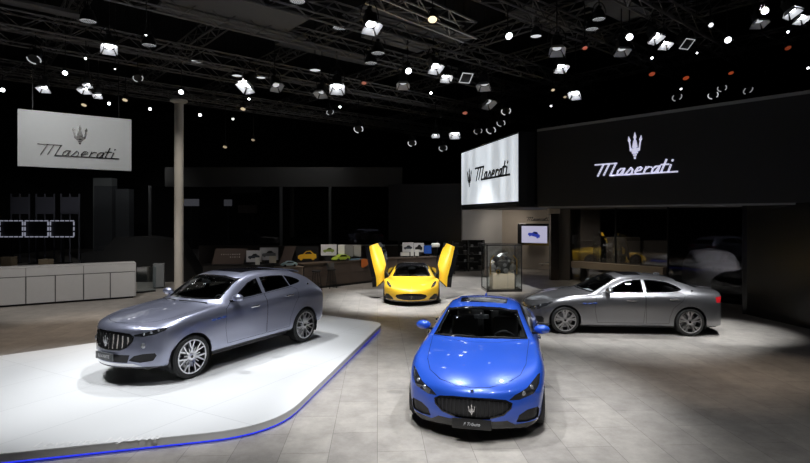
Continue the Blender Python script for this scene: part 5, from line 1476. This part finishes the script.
# silver car
spot((4.2, 8.8, 8.2), (5.4, 13.0, .6), 1600, 40)
spot((7.4, 9.6, 8.2), (6.6, 13.4, .6), 1300, 36)
spot((8.8, 13.0, 8.2), (8.1, 13.7, 0), 3600, 28)
spot((5.6, 16.2, 8.2), (5.4, 14.4, .8), 2300, 40)
spot((2.4, 10.6, 8.2), (3.7, 13.7, .6), 1300, 32)
# yellow car and the aisle behind
spot((.2, 15.0, 8.2), (.3, 18.0, .4), 4600, 40)
spot((-1.8, 19.0, 8.2), (-.8, 18.6, 0), 2000, 42)
spot((1.4, 23.2, 8.2), (2.4, 22.4, 0), 2600, 50)
spot((-.8, 14.0, 8.2), (-.6, 14.6, 0), 1300, 44, .8, .12, (1, .9, .8))
# reception counter, sign, pavilion
spot((-8.5, 13.0, 8.2), (-10.5, 18.0, .6), 1500, 52, col=(1, .95, .90))
spot((-9.0, 13.5, 8.2), (-12.2, 19.5, 5.6), 1100, 44)
spot((-7.5, 16.0, 8.2), (-8.6, 20.0, 3.0), 700, 50, 1, .12, (1, .94, .86))
spot((5.8, 28.0, 3.2), (5.6, 30.2, 1.4), 100, 130, .9, .2, (1, .9, .78))
spot((7.8, 26.6, 3.2), (7.8, 28.6, 1.0), 60, 130, .9, .2, (1, .9, .78))
spot((3.9, 25.6, 3.2), (4.2, 29.0, 1.6), 90, 120, .9, .2, (1, .95, .9))
spot((12.4, 19.6, 3.2), (12.9, 21.6, .9), 260, 110, .8, .3, (1, .96, .93))
spot((9.8, 25.5, 3.2), (9.6, 26.4, 1.2), 60, 120, .8, .3, (1, .93, .85))
spot((8.0, 22.2, 3.15), (8.8, 22.2, .8), 70, 120, .8, .2, (1, .9, .75))  # spot added under the soffit to brighten the dark beige ledge
spot((3.84, 20.49, 1.76), (3.84, 20.85, .55), 12, 140, .8, .03, (1, .88, .72))
spot((3.2, 16.8, 8.2), (3.84, 20.6, .7), 3200, 16, .8, .12, (1, .95, .88))
# the hall beyond: dim spots added to lift its pillars and beam
spot((-14.0, 27.0, 9.0), (-17.0, 33.0, 3.0), 450, 80, 1, .2)
spot((-4.0, 27.0, 8.0), (-6.5, 29.9, 5.0), 120, 110, 1, .2)
# desk
spot((-4.0, 18.4, 8.2), (-3.2, 22.3, 1.0), 1400, 40, .8, .15, (1, .93, .85))
spot((.2, 21.0, 8.2), (.6, 24.6, 1.2), 1300, 36, .8, .15, (1, .95, .9))
spot((-6.2, 20.0, 8.2), (-6.4, 23.6, 1.0), 1300, 40, .8, .15, (1, .95, .9))
# warm patches on the open floor, front wash
spot((5.8, 7.6, 8.2), (5.2, 9.6, 0), 650, 30, 1, .15, (1, .82, .66))
spot((8.4, 8.4, 8.2), (7.0, 10.0, 0), 650, 26, 1, .15, (1, .82, .66))
spot((3.0, 2.5, 8.2), (2.4, 6.0, 0), 620, 60, 1.0)
spot((-.8, 3.4, 8.2), (-.6, 6.6, 0), 1900, 56, 1.0)
spot((6.0, 3.5, 8.2), (5.0, 8.0, 0), 260, 60, 1.0)
spot((-9.5, 14.0, 8.2), (-7.6, 13.6, 0), 1000, 56, .9, .15, (1, .82, .66))
# world: the dim rest of the hall
w = bpy.data.worlds.new('hall_air'); S.world = w; w.use_nodes = True
w.node_tree.nodes['Background'].inputs[0].default_value = (.5, .5, .52, 1); w.node_tree.nodes['Background'].inputs[1].default_value = .0

cam = bpy.data.objects.new('camera', bpy.data.cameras.new('camera')); link(cam)
cam.location = (0, 0, CH); cam.rotation_euler = (pi/2, 0, 0)
cam.data.lens = FPX*36/810; cam.data.sensor_width = 36; cam.data.shift_y = -15.65/810; cam.data.clip_end = 200
S.camera = cam
S.view_settings.view_transform = 'Standard'; S.view_settings.look = 'None'; S.view_settings.gamma = 1.0; S.view_settings.use_curve_mapping = False
S.view_settings.exposure = 0.0
S.cycles.sample_clamp_indirect = 4.0
S.cycles.max_bounces = 8; S.cycles.transparent_max_bounces = 24
